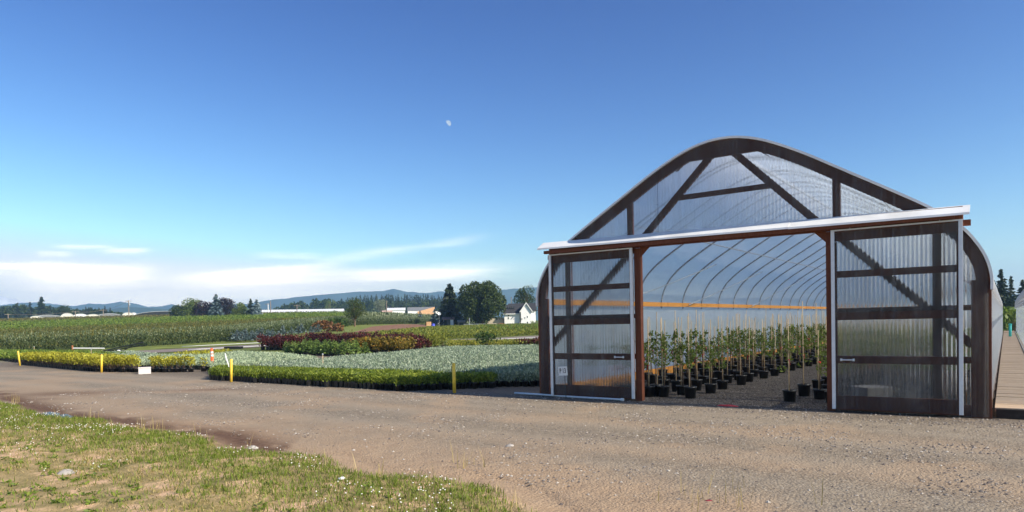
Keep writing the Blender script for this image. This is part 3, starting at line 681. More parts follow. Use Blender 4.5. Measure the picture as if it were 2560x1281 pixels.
block('pale_potted_plant', grid_in(poly, GW, .25), FO['pale'], .09, .17, .17, .40, .14, .10, .045, 26, 'pale whitish green plant in a black pot at the near edge of its bed',
      'bed of pale whitish green potted plants behind the golden shrubs', 'potted plant', 'pale whitish green potted plants', 150, 0)
poly = GZ(.38, (185, 886), (335, 896), (400, 887), (330, 879), (250, 882))
block('frosty_potted_plant', grid_in(poly, GW, .3), FO['silver'], .09, .17, .17, .44, .15, .12, .05, 22, 'frosty white leaved plant in a black pot behind the long golden block',
      'bed of frosty white leaved potted plants behind the long golden block', 'potted plant', 'frosty white potted plants', 60, 0)
poly = G((53, 913), (150, 923), (250, 930.5), (345, 932))+GZ(.62, (338, 894), (190, 885), (75, 883))
block('golden_potted_shrub', grid_in(poly, G((250, 934))[0]-G((52, 914))[0], .30), FO['gold'], .125, .17, .30, .68, .19, .13, .055, 56, 'golden yellow thin stemmed shrub in a pot, long block behind the yellow posts',
      'golden yellow shrubs filling the back of the long block', 'potted shrub', 'golden shrubs in the long block at the lane', 300, 60, True, .5)
poly = G((368, 931), (450, 932), (512, 929))+GZ(.62, (508, 895), (378, 895))
block('golden_potted_shrub', grid_in(poly, G((512, 929))[0]-G((368, 931))[0], .30), FO['gold'], .125, .17, .30, .68, .19, .13, .055, 56, 'golden yellow thin stemmed shrub in the short block beside the white foam box',
      'golden yellow shrubs at the back of the short block', 'potted shrub', 'golden shrubs in the short block right of the foam box', 150, 40, True, .5)
poly = G((-120, 893), (0, 901), (50, 908))+GZ(.45, (66, 888), (190, 886), (315, 884), (180, 878), (0, 876), (-120, 875))
block('leafy_potted_shrub', grid_in(poly, GW, .36), FO['fieldgreen'], .12, .2, .18, .50, .2, .16, .07, 30, 'leafy mid green shrub in a black pot at the front of the far left bed',
      'bed of leafy mid green potted shrubs at the far left behind the golden block', 'potted shrub', 'leafy mid green potted shrubs at the far left', 120, 0)
poly = GZ(.45, (430, 883), (560, 875), (580, 877), (490, 886))
block('lime_potted_shrub', grid_in(poly, GW, .4), FO['gold'], .12, .2, .18, .5, .2, .16, .07, 26, 'yellow green shrub in the narrow strip beside the grey gravel path', 'narrow strip of yellow green potted shrubs', 'potted shrub', 'yellow green shrubs in the narrow strip', 200, 0)

# ---- larger shrubs, one object each
def shrub_protos(fm, n, rad_, L, W_, k=4, up=.4, stems=True, name='shrub'):
    o = []
    for i in range(k):
        rng = np.random.default_rng(300+i); mb = MB()
        for q in range(6):
            a = rng.random()*6.28; rr = rad_[0]*.5*rng.random()
            blob(mb, rng, n//6, (rr*math.cos(a), rr*math.sin(a), rad_[2]*(.75+.5*rng.random())), (rad_[0]*.62, rad_[0]*.62, rad_[2]*.62), L, W_, .3, 0, up)
        if stems:
            for q in range(4):
                a = rng.random()*6.28; mb.tube([(0, 0, 0), (rad_[0]*.3*math.cos(a), rad_[0]*.3*math.sin(a), rad_[2])], .012, 4, 1, False)
        mb.lathe([(.001, .0), (.14, 0), (.16, .26), (.001, .24)], 8, 2)
        o.append(mb.mesh(name, [fm, MT['bark'], MT['black_pot']]))
    return o
def shrub_group(name, protos, pts, labels, cat, group, s0=.85, s1=1.15, w_=1.):
    for i, p in enumerate(pts):
        o = link(name, random.choice(protos), None, (p[0], p[1], float(terrain(p[0], p[1]))), random.random()*6.28); s_ = random.uniform(s0, s1); o.scale = (s_*w_, s_*w_, s_)
        tag(o, labels if isinstance(labels, str) else labels[i], cat, group)
def line_pts(pa, pb, n, jit=.15, rows=1, gap=.9):
    a, b = at(*pa)[:2], at(*pb)[:2]; d = b-a; nrm = np.array([-d[1], d[0]])/np.linalg.norm(d)
    if nrm[1] < 0: nrm = -nrm
    return [a+d*(i+.5+random.uniform(-jit, jit))/n+nrm*(r_*gap+random.uniform(-jit, jit)) for r_ in range(rows) for i in range(n)]
pm = shrub_protos(FO['maroon'], 240, (.62, .62, .72), .17, .09, name='maroon_shrub')
shrub_group('maroon_shrub', pm, line_pts((702, 877), (760, 874), 5, rows=4), 'dark maroon shrub at the left end of the maroon hedge', 'shrub', 'maroon shrubs left of the green conifers')
shrub_group('maroon_shrub', pm, line_pts((760, 865), (1010, 867), 16, rows=2, gap=1.1), 'dark maroon shrub in the row behind the amber and conifer plants', 'shrub', 'maroon shrubs in the back row')
shrub_group('maroon_shrub', pm, line_pts((1000, 881), (1072, 877), 6, rows=3), 'dark maroon shrub between the amber shrubs and the yellow green bush', 'shrub', 'maroon shrubs right of the amber ones', .75, 1.)
pa_ = shrub_protos(FO['amber'], 220, (.6, .6, .6), .18, .10, name='amber_shrub')
shrub_group('amber_shrub', pa_, line_pts((872, 886), (1004, 885), 10, rows=3), 'amber orange and dark green shrub in front of the maroon row', 'shrub', 'amber shrubs in front of the maroon row')
shrub_group('amber_shrub', pa_, line_pts((772, 851), (836, 850), 6, rows=1), 'small amber shrub showing above the maroon row', 'shrub', 'amber shrubs behind the maroon row', .7, .9)
def con_protos(fm, H, R, n, m, k=4, name='conifer', droop=-.15, size=1.2, pot=True):
    o = []
    for i in range(k):
        rng = np.random.default_rng(500+i); mb = MB(); conifer(mb, rng, H, R, .12, n, m, droop, 0, size)
        mb.tube([(0, 0, 0), (0, 0, H*.9)], [.03*H/1.2, .008], 5, 1)
        if pot: mb.lathe([(.001, 0), (.13, 0), (.15, .24), (.001, .22)], 8, 2)
        o.append(mb.mesh(name, [fm, MT['bark'], MT['black_pot']]))
    return o
shrub_group('potted_conifer', con_protos(FO['needle'], 1.0, .42, 9, 10, name='potted_conifer'), line_pts((712, 886), (875, 892), 17, rows=3, gap=.7), 'bright green potted conifer in front of the maroon hedge', 'conifer', 'bright green conifers in front of the maroon hedge', .8, 1.15)
pl = shrub_protos(FO['limefield'], 260, (.75, .75, .75), .16, .07, name='yellow_green_bush')
shrub_group('yellow_green_bush', pl, line_pts((1066, 876), (1118, 873), 3, rows=2), ['feathery yellow green bush beside the maroon shrubs, '+x for x in ('front left', 'front middle', 'front right', 'back left', 'back middle', 'back right')], 'bush', 'feathery yellow green bushes', .9, 1.1)
pd = shrub_protos(FO['darkgreen'], 420, (1.25, 1.25, .72), .20, .12, k=2, name='dark_green_bush')
c = at(1216, 868); o = link('dark_green_bush', pd[0], None, c); tag(o, 'large rounded dark green bush standing in the lime strip', 'bush')
pmr = shrub_protos(FO['maroon'], 160, (.6, .6, .42), .16, .08, name='maroon_shrub')
shrub_group('maroon_shrub', pmr, line_pts((1294, 866), (1375, 866), 7), 'low maroon shrub beside the greenhouse corner beyond the silvery bed', 'shrub', 'low maroon shrubs near the greenhouse corner', .8, 1.1)
bs = con_protos(FO['spruce'], 1.3, .6, 8, 9, name='blue_spruce', pot=False)
shrub_group('blue_spruce', bs, line_pts((585, 857), (700, 851), 9, .3, 2, 2.), 'young blue spruce on the grass in front of the tall nursery row', 'spruce', 'young blue spruces on the grass strip', .8, 1.2)
shrub_group('blue_spruce', bs, line_pts((700, 842), (810, 832), 7, .3, 1), 'young blue spruce farther back behind the maroon hedge', 'spruce', 'young blue spruces behind the maroon hedge', .8, 1.2)
rb = MB(); rng = np.random.default_rng(9)
for q in ((-1.2, 0, .9, 1.1), (.2, 0, .7, 1.1), (1.4, .3, .55, .9), (-.5, .2, 1.3, .6)): blob(rb, rng, 150, q[:3], (q[3], q[3]*.8, q[3]*.75), .42, .25, .3)
c = at(820, 830); tag(rb.build('uprooted_stump', FO['rustleaf'], None, loc=c), 'rusty brown heap of uprooted roots on the mown grass', 'root heap')

def mass(name, P, Z, fm, h0, h1, rr, L, W_, n, label, cat, up=.8, seed=5):
    rng = np.random.default_rng(seed); mb = MB(); m_ = len(P)
    for k in range(n):
        z = h0+(h1-h0)*rng.random(m_); a = rng.random(m_)*2*PI; q = rr*np.sqrt(rng.random(m_))
        A = np.stack([np.cos(a)*.5, np.sin(a)*.5, np.full(m_, up)], 1)+rng.normal(size=(m_, 3))*.4
        mb.leaves(np.stack([P[:, 0]+q*np.cos(a), P[:, 1]+q*np.sin(a), Z+z], 1), A, L*(.7+.6*rng.random(m_)), W_*(.7+.6*rng.random(m_)), 0, rng)
    return tag(mb.build(name, fm), label, cat, None, 'stuff')
def sheet(name, pts, mat, dz=.004, kind=True, sub=24):
    """flat-lying polygon strip following the terrain: pts = two equal lists of ground points"""
    a, b = [np.array(q)[:, :2] for q in pts]; t = np.linspace(0, 1, sub); s_ = np.linspace(0, 1, len(a))
    A = np.stack([np.interp(t, s_, a[:, k]) for k in (0, 1)], 1); B = np.stack([np.interp(t, s_, b[:, k]) for k in (0, 1)], 1); n = 8
    V = np.stack([A+(B-A)*q for q in np.linspace(0, 1, n)], 1).reshape(-1, 2)
    V = np.concatenate([V, (gz(V[:, 0], V[:, 1])+dz)[:, None]], 1); i, j = np.meshgrid(np.arange(sub-1), np.arange(n-1), indexing='ij')
    o = MB().add(V, np.stack([i*n+j, i*n+j+1, (i+1)*n+j+1, (i+1)*n+j], -1).reshape(-1, 4)).build(name, mat)
    return struct(o)
MT['path'] = plain('grey_gravel', (.24, .20, .175), .95, .1, 0, .35, 8); MT['soilbrown'] = plain('plowed_soil', (.23, .125, .08), .95, .1, 0, .35, 1.2)
MT['mown'] = plain('mown_grass', (.17, .20, .05), .9, .1, 0, .4, .5)
sheet('gravel_path', (G((255, 890), (470, 879), (700, 866)), G((255, 882), (470, 872), (700, 859))), MT['path'], .03)
sheet('gravel_path', (G((1120, 866), (1240, 861), (1420, 853)), G((1120, 850), (1240, 846), (1420, 838))), MT['path'], .03)
sheet('mown_grass', (G((255, 882), (470, 871.6), (700, 858.5), (830, 838)), G((255, 874), (470, 862), (700, 838), (835, 822))), MT['mown'], .03)
sheet('mown_grass', (G((830, 838), (960, 826), (1130, 816)), G((835, 822), (930, 808), (1130, 808))), MT['mown'], .05)
sheet('plowed_soil', (G((880, 834), (990, 830), (1070, 820)), G((930, 818), (1000, 812), (1060, 812))), MT['soilbrown'], .09)

# field crops
FB = [np.array(p) for p in [(-70, 60), (-52, 66.5), (-38, 72), (-30.5, 80), (-31, 100), (-32, 124), (-27, 165), (-22, 212)]]
wl = []
for a, b in zip(FB[:-1], FB[1:]):
    n = int(np.linalg.norm(b-a)/.32); d = b-a; nr = np.array([-d[1], d[0]])/np.linalg.norm(d)
    for k in range(4): wl += [a+d*(i+RNG.random())/n+nr*(k*1.1+RNG.random()*.2) for i in range(n)]
wl = np.array(wl); wz = terrain(wl[:, 0], wl[:, 1])
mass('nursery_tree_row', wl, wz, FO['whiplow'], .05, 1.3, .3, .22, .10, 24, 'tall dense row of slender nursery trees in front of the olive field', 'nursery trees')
mass('silvery_shoots', wl, wz, FO['whip'], .8, 1.85, .11, .20, .06, 16, 'silvery green upright shoots topping the tall nursery row', 'shoots', 2.2, 6)
rowd = np.array([.56, .83]); rn = np.array([-.83, .56]); base = np.array([-36., 84.])
fp, fs = [], []
for k in range(75):
    if k % 9 in (7, 8): continue
    s0 = 3+k*2.6*(1+k*.006); t = np.arange(-160, 330, .5*(1+k*.02)); q = base+rn*s0+rowd*t[:, None]+RNG.normal(size=(len(t), 2))*.18
    ok = (q[:, 1] < 335) & (q[:, 1] > 60) & (q[:, 0]/q[:, 1] > -.82) & (q[:, 0]/q[:, 1] < -.06)
    fp.append(q[ok]); fs.append(np.full(ok.sum(), s0))
fp = np.concatenate(fp); fs = np.concatenate(fs)
FPOLY = [(-75, 62)]+[b+np.array([-4.5, 3]) for b in FB[1:]]+[(-30, 335), (-320, 335), (-320, 60)]
ok = inpoly(fp, FPOLY); fp, fs = fp[ok], fs[ok]; fz = terrain(fp[:, 0], fp[:, 1]); fd = np.hypot(fp[:, 0], fp[:, 1])
z1 = fs < 84
mass('olive_crop_rows', fp[z1], fz[z1], FO['olive'], .05, 1.0, .35, .28, .13, 16, 'olive brown crop rows directly behind the tall nursery row', 'crop')
z2 = (fs >= 91) & (fs < 175)
mass('green_crop_rows', fp[z2], fz[z2], FO['fieldgreen'], .05, 1.3, .5, .40, .2, 15, 'bright green crop rows across the middle of the far field', 'crop')
z3 = fs >= 175
mass('tan_tipped_crop_rows', fp[z3], fz[z3], FO['tan'], .05, 1.3, .8, .6, .3, 13, 'tan tipped crop rows at the far edge of the field', 'crop')
# right-hand mid field
def fillpx(poly, sp_): return grid_in([at(*p)[:2] for p in poly], GW, sp_, .6)
q = fillpx([(890, 846), (1120, 849), (1390, 838), (1390, 817), (1200, 818), (1120, 821), (1060, 826), (985, 834)], .85); zz = terrain(q[:, 0], q[:, 1])
pick = fbm(q[:, 0]*.05+9, q[:, 1]*.05)
s_ = pick < .48
mass('yellow_green_crop', q[s_], zz[s_], FO['limefield'], .03, .62, .4, .28, .13, 20, 'yellow green shrub rows in the middle field below the farmhouse', 'crop')
mass('reddish_crop', q[~s_], zz[~s_], FO['amber'], .03, .55, .4, .26, .13, 9, 'reddish tinged shrub rows among the yellow green ones', 'crop')
q2 = q[~s_]; mass('mid_green_crop', q2, terrain(q2[:, 0], q2[:, 1]), FO['fieldgreen'], .03, .62, .4, .28, .13, 12, 'mid green shrub rows in the middle field below the farmhouse', 'crop', .8, 8)
q = fillpx([(1118, 868), (1420, 866), (1420, 859), (1118, 861)], .35)
mass('lime_strip', q, terrain(q[:, 0], q[:, 1]), FO['limefield'], .1, .42, .2, .2, .09, 14, 'low lime green strip along the gravel path beyond the silvery bed', 'ground cover')
q = fillpx([(960, 812), (1080, 808), (1085, 806), (880, 808)], .6)
wl2 = np.concatenate([np.stack([np.linspace(at(880, 812)[0], at(1090, 807)[0], 260), np.linspace(at(880, 812)[1]+k*2, at(1090, 807)[1]+k*2, 260)], 1) for k in range(3)])
mass('far_tree_row', wl2, terrain(wl2[:, 0], wl2[:, 1]), FO['whip'], .1, 2.6, .35, .6, .2, 12, 'long row of slender young trees on the far side of the mown grass', 'nursery trees', 1.6)

# ---------------------------------------------------------------- trees
def place(px, pytop, D):
    p = far(px, pytop, D); z = float(terrain(p[0], p[1])); return np.array([p[0], p[1], z]), p[2]-z
def leafy_tree(name, px, pytop, wpx, D, fm, label, cat='tree', group=None, n=4200, trunk=.12, low=.12, lumps=16, seed=1, leaf=.55, flat=1., pw=2.):
    """trunk with limbs, and a crown of leaf clumps hung round the limb ends"""
    rng = np.random.default_rng(seed); b, H = place(px, pytop, D); R = wpx/FPX*D/2
    root = empty(name, b, label, cat, group)
    cz = H*(1+low)/2; ch = H*(1-low)/2; tr = MB()
    tr.tube([(0, 0, -.1), (.02*R, 0, H*.25), (-.03*R, .02*R, H*.5), (0, 0, H*.8)], [H*.035, H*.026, H*.018, H*.006], 8)
    cr = MB(); cs = []
    for i in range(lumps):
        d = rng.normal(size=3); d /= (np.abs(d)**pw).sum()**(1/pw); q = .68*(.72+.28*rng.random())
        cs.append((d[0]*R*q, d[1]*R*q, cz+d[2]*ch*q*flat))
    cs += [(rng.normal()*R*.2, rng.normal()*R*.2, cz+rng.normal()*ch*.3) for i in range(max(2, lumps//4))]
    k = max(30, n//len(cs)); ls = leaf*R/4.
    for c in cs:
        rr = R*(.22+.18*rng.random())*(1.2 if pw < 3 else 1); blob(cr, rng, k, c, (rr, rr, min(rr, ch*.55)), ls, ls*.6, .55, 0, .1)
        tr.tube([(0, 0, H*(.15+.3*rng.random())), (c[0]*.5, c[1]*.5, c[2]*.62), (c[0]*.9, c[1]*.9, c[2]*.97)], [H*.014, H*.008, H*.003], 5, cap=False)
    tr.build('trunk', MT['bark'], root); cr.build('crown', fm, root); return root
def fir_tree(name, px, pytop, wpx, D, fm, label, cat='tree', group=None, n=22, m=11, seed=1, droop=.25, z0=.04):
    rng = np.random.default_rng(seed); b, H = place(px, pytop, D); R = wpx/FPX*D/2
    root = empty(name, b, label, cat, group); MB().tube([(0, 0, -.1), (0, 0, H*.93)], [H*.022, H*.003], 7).build('trunk', MT['bark'], root)
    c = MB(); conifer(c, rng, H, R, z0, n, m, droop, 0, 1.25); c.build('crown', fm, root); return root
leafy_tree('maple_tree', 1203, 698, 128, 165, FO['tree'], 'huge rounded dark green tree shading the yard left of the white farmhouse', n=26000, lumps=42, low=.0, seed=4, leaf=.29, pw=3.0)
fir_tree('fir_tree', 1124, 711, 92, 172, FO['yewtree'], 'tall dark fir standing directly left of the huge rounded tree', n=26, m=14, seed=2, z0=.02)
leafy_tree('maple_tree', 1314, 707, 72, 200, FO['tree'], 'rounded green tree rising behind the farmhouse roof', n=6000, lumps=24, seed=6, leaf=.36)
leafy_tree('ash_tree', 885, 745, 62, 128, FO['midtree'], 'small round young tree with a thin trunk on the mown grass', n=5000, lumps=24, low=.22, seed=8, leaf=.30)
fir_tree('spruce_tree', 1087, 772, 40, 185, FO['spruce'], 'short grey spruce between the orange gabled shed and the dark fir', n=14, seed=12)
fir_tree('spruce_tree', 1050, 776, 24, 200, FO['spruce'], 'small grey spruce in front of the white shed wall', n=12, seed=13)
for i, (px, pt, wd, k, lb) in enumerate([(452, 763, 66, 'g', 'low green tree at the left end of the clump above the field'), (480, 742, 60, 'g', 'loose pale green tree on the left side of the dark purple clump'),
        (512, 750, 68, 'p', 'dark purple tree left of the tall blue grey spruce'), (540, 736, 50, 's', 'tall blue grey spruce between two dark purple trees'), (566, 740, 54, 'p', 'dark purple tree right of the tall blue grey spruce'),
        (594, 755, 54, 'g', 'round light green tree right of the dark purple trees'), (626, 747, 34, 's', 'slim dark spruce, left one of the pair beside the white pole'), (641, 749, 42, 's', 'blue grey spruce, right one of the pair beside the white pole'),
        (500, 772, 26, 'g', 'small green bush tree under the purple trees'), (538, 774, 28, 'g', 'small green bush tree at the foot of the tall blue grey spruce')]):
    if k == 's': fir_tree('spruce_tree', px, pt, wd, 262, FO['spruce'] if px != 626 else FO['yewtree'], lb, n=20, seed=20+i)
    else: leafy_tree('purple_tree' if k == 'p' else 'green_tree', px, pt, wd, 265, FO['purple'] if k == 'p' else FO['brightgreen_tree'] if px > 580 else FO['tree'] if px < 460 else FO['brightgreen_tree'], lb, n=4200, lumps=26, seed=20+i, low=-.05, leaf=.40)
# left tree line
fir_tree('fir_tree', 103, 742, 44, 420, FO['yewtree'], 'tallest pointed fir rising above the far left tree line', n=22, seed=41)
leafy_tree('oak_tree', 160, 763, 42, 410, FO['tree'], 'broad dark tree right of the tallest fir on the left skyline', n=2400, seed=42, low=.05, leaf=.42)
for i, (px, pt, wd, lb) in enumerate([(44, 757, 34, 'fir left of the tallest fir in the far left tree line'), (75, 755, 38, 'fir directly left of the tallest fir'), (125, 763, 26, 'small fir directly right of the tallest fir'),
        (214, 767, 22, 'fir in the gap right of the broad dark tree'), (222, 768, 20, 'small fir beside the one right of the broad dark tree'), (247, 769, 17, 'slim fir left of the utility pole, left of two'), (262, 765, 22, 'slim fir left of the utility pole, right of two'), (275, 769, 19, 'tiny fir nearest the wooden utility pole')]):
    fir_tree('fir_tree', px, pt, wd, 430, FO['yewtree'], lb, n=14, m=8, seed=50+i)
def wood_mass(name, specs, label, fm, D, seed, conif=True):
    rng = np.random.default_rng(seed); mb = MB()
    for px, pt, wd in specs:
        d_ = D*(1+.08*rng.random()); b, H = place(px, pt, d_); R = wd/FPX*d_/2; t = MB()
        if conif: conifer(t, rng, H, R, .25, 16, 7, .5, 0, .9)
        else:
            for q in range(5): blob(t, rng, 55, (rng.normal()*R*.35, rng.normal()*R*.35, H*(.25+.55*rng.random())), (R*.6, R*.6, H*.26), R*.42, R*.26, .4)
        for v, (f, m_) in zip(t.V, t.F): mb.add(v+b, f-0, 0) if len(t.V) == 1 else None
        if len(t.V) > 1:
            for v in t.V: mb.add(v+b, np.arange(len(v)).reshape(-1, 4), 0)
    return tag(mb.build(name, fm), label, 'wood', None, 'stuff')
rng = np.random.default_rng(11)
wood_mass('left_woods', [(x+rng.normal()*4, np.interp(x, [-60, 90, 170, 300], [766, 764, 770, 779])+rng.normal()*3, 30) for x in np.arange(-60, 300, 9)], 'low green woods along the far left skyline', FO['tree'], 450, 1, False)
wood_mass('fir_wood', [(x+rng.normal()*3, np.interp(x, [845, 900, 985, 1060, 1110, 1160], [752, 741, 737, 737, 741, 746])+rng.normal()*2.5, 30) for x in np.arange(842, 1165, 4.2)], 'dark fir forest along the ridge behind the white buildings', FO['yewtree'], 640, 2)
wood_mass('fir_wood', [(x+rng.normal()*3, np.interp(x, [845, 900, 985, 1060, 1110], [760, 750, 746, 746, 750])+rng.normal()*3, 34) for x in np.arange(850, 1140, 6)], 'dark firs on the slope below the forest ridge', FO['yewtree'], 600, 3)
wood_mass('leafy_wood', [(x+rng.normal()*3, np.interp(x, [690, 760, 830, 960, 1120], [764, 754, 748, 750, 756])+rng.normal()*3, 34) for x in np.arange(700, 1130, 9)], 'mixed leafy wood in front of the fir forest', FO['tree'], 520, 4, False)
leafy_tree('hazel_tree', 950, 741, 38, 430, FO['hazelwood'], 'pale grey green round tree in front of the fir forest', n=2600, seed=61, low=.02, leaf=.42)
leafy_tree('green_tree', 822, 744, 20, 470, FO['brightgreen_tree'], 'light green tree crown topping the leafy wood above the long white roof', n=1500, seed=62, low=.05, leaf=.5)
leafy_tree('green_tree', 836, 776, 16, 300, FO['brightgreen_tree'], 'small bush tree at the right end of the long white roof', n=900, seed=63, low=.0, leaf=.5)
leafy_tree('green_tree', 738, 778, 11, 300, FO['brightgreen_tree'], 'small bush tree below the utility pole at the long white roof', n=600, seed=64, low=.0, leaf=.5)
leafy_tree('green_bush', 1333, 801, 20, 168, FO['brightgreen_tree'], 'bush at the right corner of the white farmhouse', 'bush', n=900, seed=65, low=.0, leaf=.5)
leafy_tree('dark_bush', 1041, 794, 20, 178, FO['tree'], 'dark rounded bush in the row of slender young trees', 'bush', n=800, seed=66, low=.0, leaf=.5)
q = fillpx([(815, 821), (862, 819), (862, 812), (815, 814)], .7)
mass('dark_hedge', q, terrain(q[:, 0], q[:, 1]), FO['darkgreen'], .0, 1.5, .5, .5, .3, 26, 'dark clipped block of plants in front of the nursery row end', 'hedge')
# trees down the walk on the right
for i, (px, pt, wd, lb) in enumerate([(2502, 672, 66, 'tall dark fir above the end of the plank walk, left of three'), (2527, 690, 50, 'dark fir above the end of the plank walk, middle of three'), (2556, 700, 56, 'dark fir above the neighbouring greenhouse roof, right of three'), (2484, 700, 52, 'dark fir peeking over the greenhouse eave')]):
    fir_tree('fir_tree', px, pt, wd, 120, FO['yewtree'], lb, n=22, seed=80+i, z0=.1)
rng = np.random.default_rng(31); q = np.array([gh(9.0+rng.random()*7, 62+rng.random()*50) for i in range(1500)])
mass('far_hedge', q[q[:, 1] > 0], 0*q[:, 0], FO['fieldgreen'], 0, 2.3, .5, .5, .3, 7, 'bright green nursery rows beyond the end of the plank walk', 'crop')
c = gh(10.25, 52); leafy_tree('dark_bush', *[CX+0, 0][:0], 2536, 786, 30, 62, FO['darkgreen'], 'dark bush by the end of the neighbouring greenhouse', 'bush', n=900, seed=90, low=0, leaf=.5)

# ---------------------------------------------------------------- far hills
def ridge(name, pts, D, mat, depth=900, label=None):
    xs = np.arange(pts[0][0], pts[-1][0]+1, 4.); ys = np.interp(xs, [p[0] for p in pts], [p[1] for p in pts]); rng = np.random.default_rng(int(D))
    ys = ys+(fbm(xs*.05, xs*0+D*.01)-.5)*3+(fbm(xs*.25, xs*0+D*.013)-.5)*1.2
    top = np.array([far(x, y, D) for x, y in zip(xs, ys)]); n = len(xs); rows = []; ks = np.linspace(-1, 1, 25)
    for k in ks:
        q = top.copy(); dirv = top[:, :2]/np.linalg.norm(top[:, :2], axis=1)[:, None]; q[:, :2] += dirv*k*depth
        g = 1-abs(k)**.85; nz_ = (fbm(q[:, 0]*6/D*8, q[:, 1]*6/D*8)-.5)*.34*(g > 0)*(abs(k) > .01)
        q[:, 2] = -30+(q[:, 2]+30)*np.clip(g+nz_*g*(1-g)*3, 0, 1); rows.append(q)
    V = np.stack(rows, 0).reshape(-1, 3); i, j = np.meshgrid(np.arange(24), np.arange(n-1), indexing='ij')
    o = MB().add(V, np.stack([i*n+j, i*n+j+1, (i+1)*n+j+1, (i+1)*n+j], -1).reshape(-1, 4)).build(name, mat, smooth=True); return struct(o)
MT['hill'] = plain('forested_hill', (.045, .07, .045), .95, .1, 0, .4, .01); MT['snow'] = plain('snow', (.82, .83, .86), .7, .2, 0, .05, .004)
ridge('hills', [(-300, 764), (-60, 768), (0, 764), (45, 758), (90, 756), (130, 760), (185, 766), (225, 759), (262, 761), (300, 755), (330, 758), (370, 767), (400, 766), (430, 761), (455, 767), (500, 768), (560, 764), (610, 760), (700, 770)], 3150, MT['hill'], 600)
ridge('hills', [(480, 790), (560, 775), (600, 765), (640, 757), (680, 749), (730, 745), (790, 738), (850, 733), (900, 730), (960, 728), (985, 722), (1010, 728), (1060, 733), (1100, 729), (1140, 731), (1200, 735), (1250, 725), (1300, 721), (1360, 718), (1500, 728), (1800, 745), (2200, 748), (2480, 742), (2560, 735), (2800, 745)], 2900, MT['hill'], 600)
ridge('hills', [(-300, 775), (100, 776), (250, 774), (330, 768), (420, 773), (520, 776), (640, 772), (760, 776), (900, 780)], 1900, MT['hill'], 300)
ridge('snow_mountain', [(-500, 755), (-260, 745), (-150, 735), (-60, 732), (0, 741), (30, 748), (62, 756), (120, 775), (200, 800)], 3600, MT['snow'], 450)

MT['woodhill'] = plain('wooded_slope', (.022, .034, .018), .95, .1, 0, .4, .05)
ridge('wooded_hill', [(800, 800), (850, 772), (900, 758), (985, 752), (1060, 752), (1110, 756), (1180, 772), (1250, 800)], 655, MT['woodhill'], 50)
# ---------------------------------------------------------------- buildings in the distance
def frame_at(px, D):
    p = far(px, 700, D); z = float(terrain(p[0], p[1])); return np.array([p[0], p[1], z]), -math.atan2(p[0], p[1])
def zof(px, py, D): return far(px, py, D)[2]
S_ = lambda D: D/FPX
def roof_mb(mb, x0, x1, y0, y1, ze, zr, axis='x', t=.12, ov=.25):
    """gable roof as two slabs with eaves; ridge runs along axis"""
    if axis == 'x':
        ym = (y0+y1)/2; s = (zr-ze)/(ym-y0)
        for sg, ye in ((-1, y0-ov), (1, y1+ov)):
            zz = ze-s*ov; mb.extr([(ye, zz), (ym, zr), (ym, zr+t), (ye, zz+t)], lambda p, q, tt: (tt, p, q), x0-ov, x1+ov)
    else:
        xm = (x0+x1)/2; s = (zr-ze)/(xm-x0)
        for xe in (x0-ov, x1+ov):
            zz = ze-s*ov; mb.extr([(xe, zz), (xm, zr), (xm, zr+t), (xe, zz+t)], lambda p, q, tt: (p, tt, q), y0-ov, y1+ov)
    return mb
def window(par, x0, x1, z0, z1, y, fr='white'):
    f = MB(); t = .07
    for a, b, c, d in ((x0-t, x1+t, z1, z1+t), (x0-t, x1+t, z0-t, z0), (x0-t, x0, z0, z1), (x1, x1+t, z0, z1)): f.box((a, y-.05, c), (b, y-.004, d))
    o = f.build('window', MT[fr], par); MB().box((x0, y-.02, z0), (x1, y-.003, z1)).build('pane', MT['glass'], o)
# farmhouse at D = 176 m: 1 px = 0.1 m
c, rz = frame_at(1300, 176); k = S_(176); HB = empty('farmhouse', c, 'white farmhouse with charcoal roof and steep gable beside the huge rounded tree', 'house', rz=rz)
X_ = lambda px: (px-1300)*k
zb = c[2]; ZZ = lambda px, py: zof(px, py, 176)-zb
ae, ar = ZZ(1278, 785), ZZ(1278, 763)
w1 = MB(); w1.box((X_(1259), 0, -.3), (X_(1297), 5, ae)); w1.build('annex_wall', MT['housewhite'], HB)
MB().box((X_(1216), 1.2, -.3), (X_(1258.7), 4.2, ae-.9)).build('side_wing', MT['beige_shaded'], HB)
r1 = MB(); r1.extr([(-.35, ae-.05), (2.6, ar), (2.6, ar+.15), (-.35, ae+.1)], lambda p, q, t: (t, p, q), X_(1256), X_(1297)); r1.extr([(2.6, ar), (5.3, ae-.05), (5.3, ae+.1), (2.6, ar+.15)], lambda p, q, t: (t, p, q), X_(1256), X_(1297)); rf = r1.build('annex_roof', MT['roofing'], HB)
MB().box((X_(1256), -.42, ae-.16), (X_(1298), -.36, ae+.06)).build('gutter', MT['white'], rf)
for q in (1267, 1272, 1277.5, 1283): v = MB(); v.box((X_(q)-.1, .9, ar-.9), (X_(q)+.1, 1.15, ar-.35)); v.build('roof_vent', MT['blackmetal'], rf)
ge, gr = ZZ(1316, 777), ZZ(1316, 758); gx0, gx1, gm = X_(1300.5), X_(1327), X_(1314)
g = MB(); g.extr([(gx0, -.3), (gx1, -.3), (gx1, ge), (gm, gr-.05), (gx0, ge)], lambda p, q, t: (p, t, q), -1.0, 8.); g.build('gable_wall', MT['housewhite'], HB)
MB().box((X_(1297.2), .1, -.3), (gx0-.01, 6, ge)).build('corner_wall', MT['beige_shaded'], HB)
g = MB(); roof_mb(g, gx0, gx1, -1.05, 8.1, ge, gr, 'y', .15, .28); g.build('gable_roof', MT['roofing'], HB)
g = MB(); s_ = (gr-ge)/(gm-gx0)
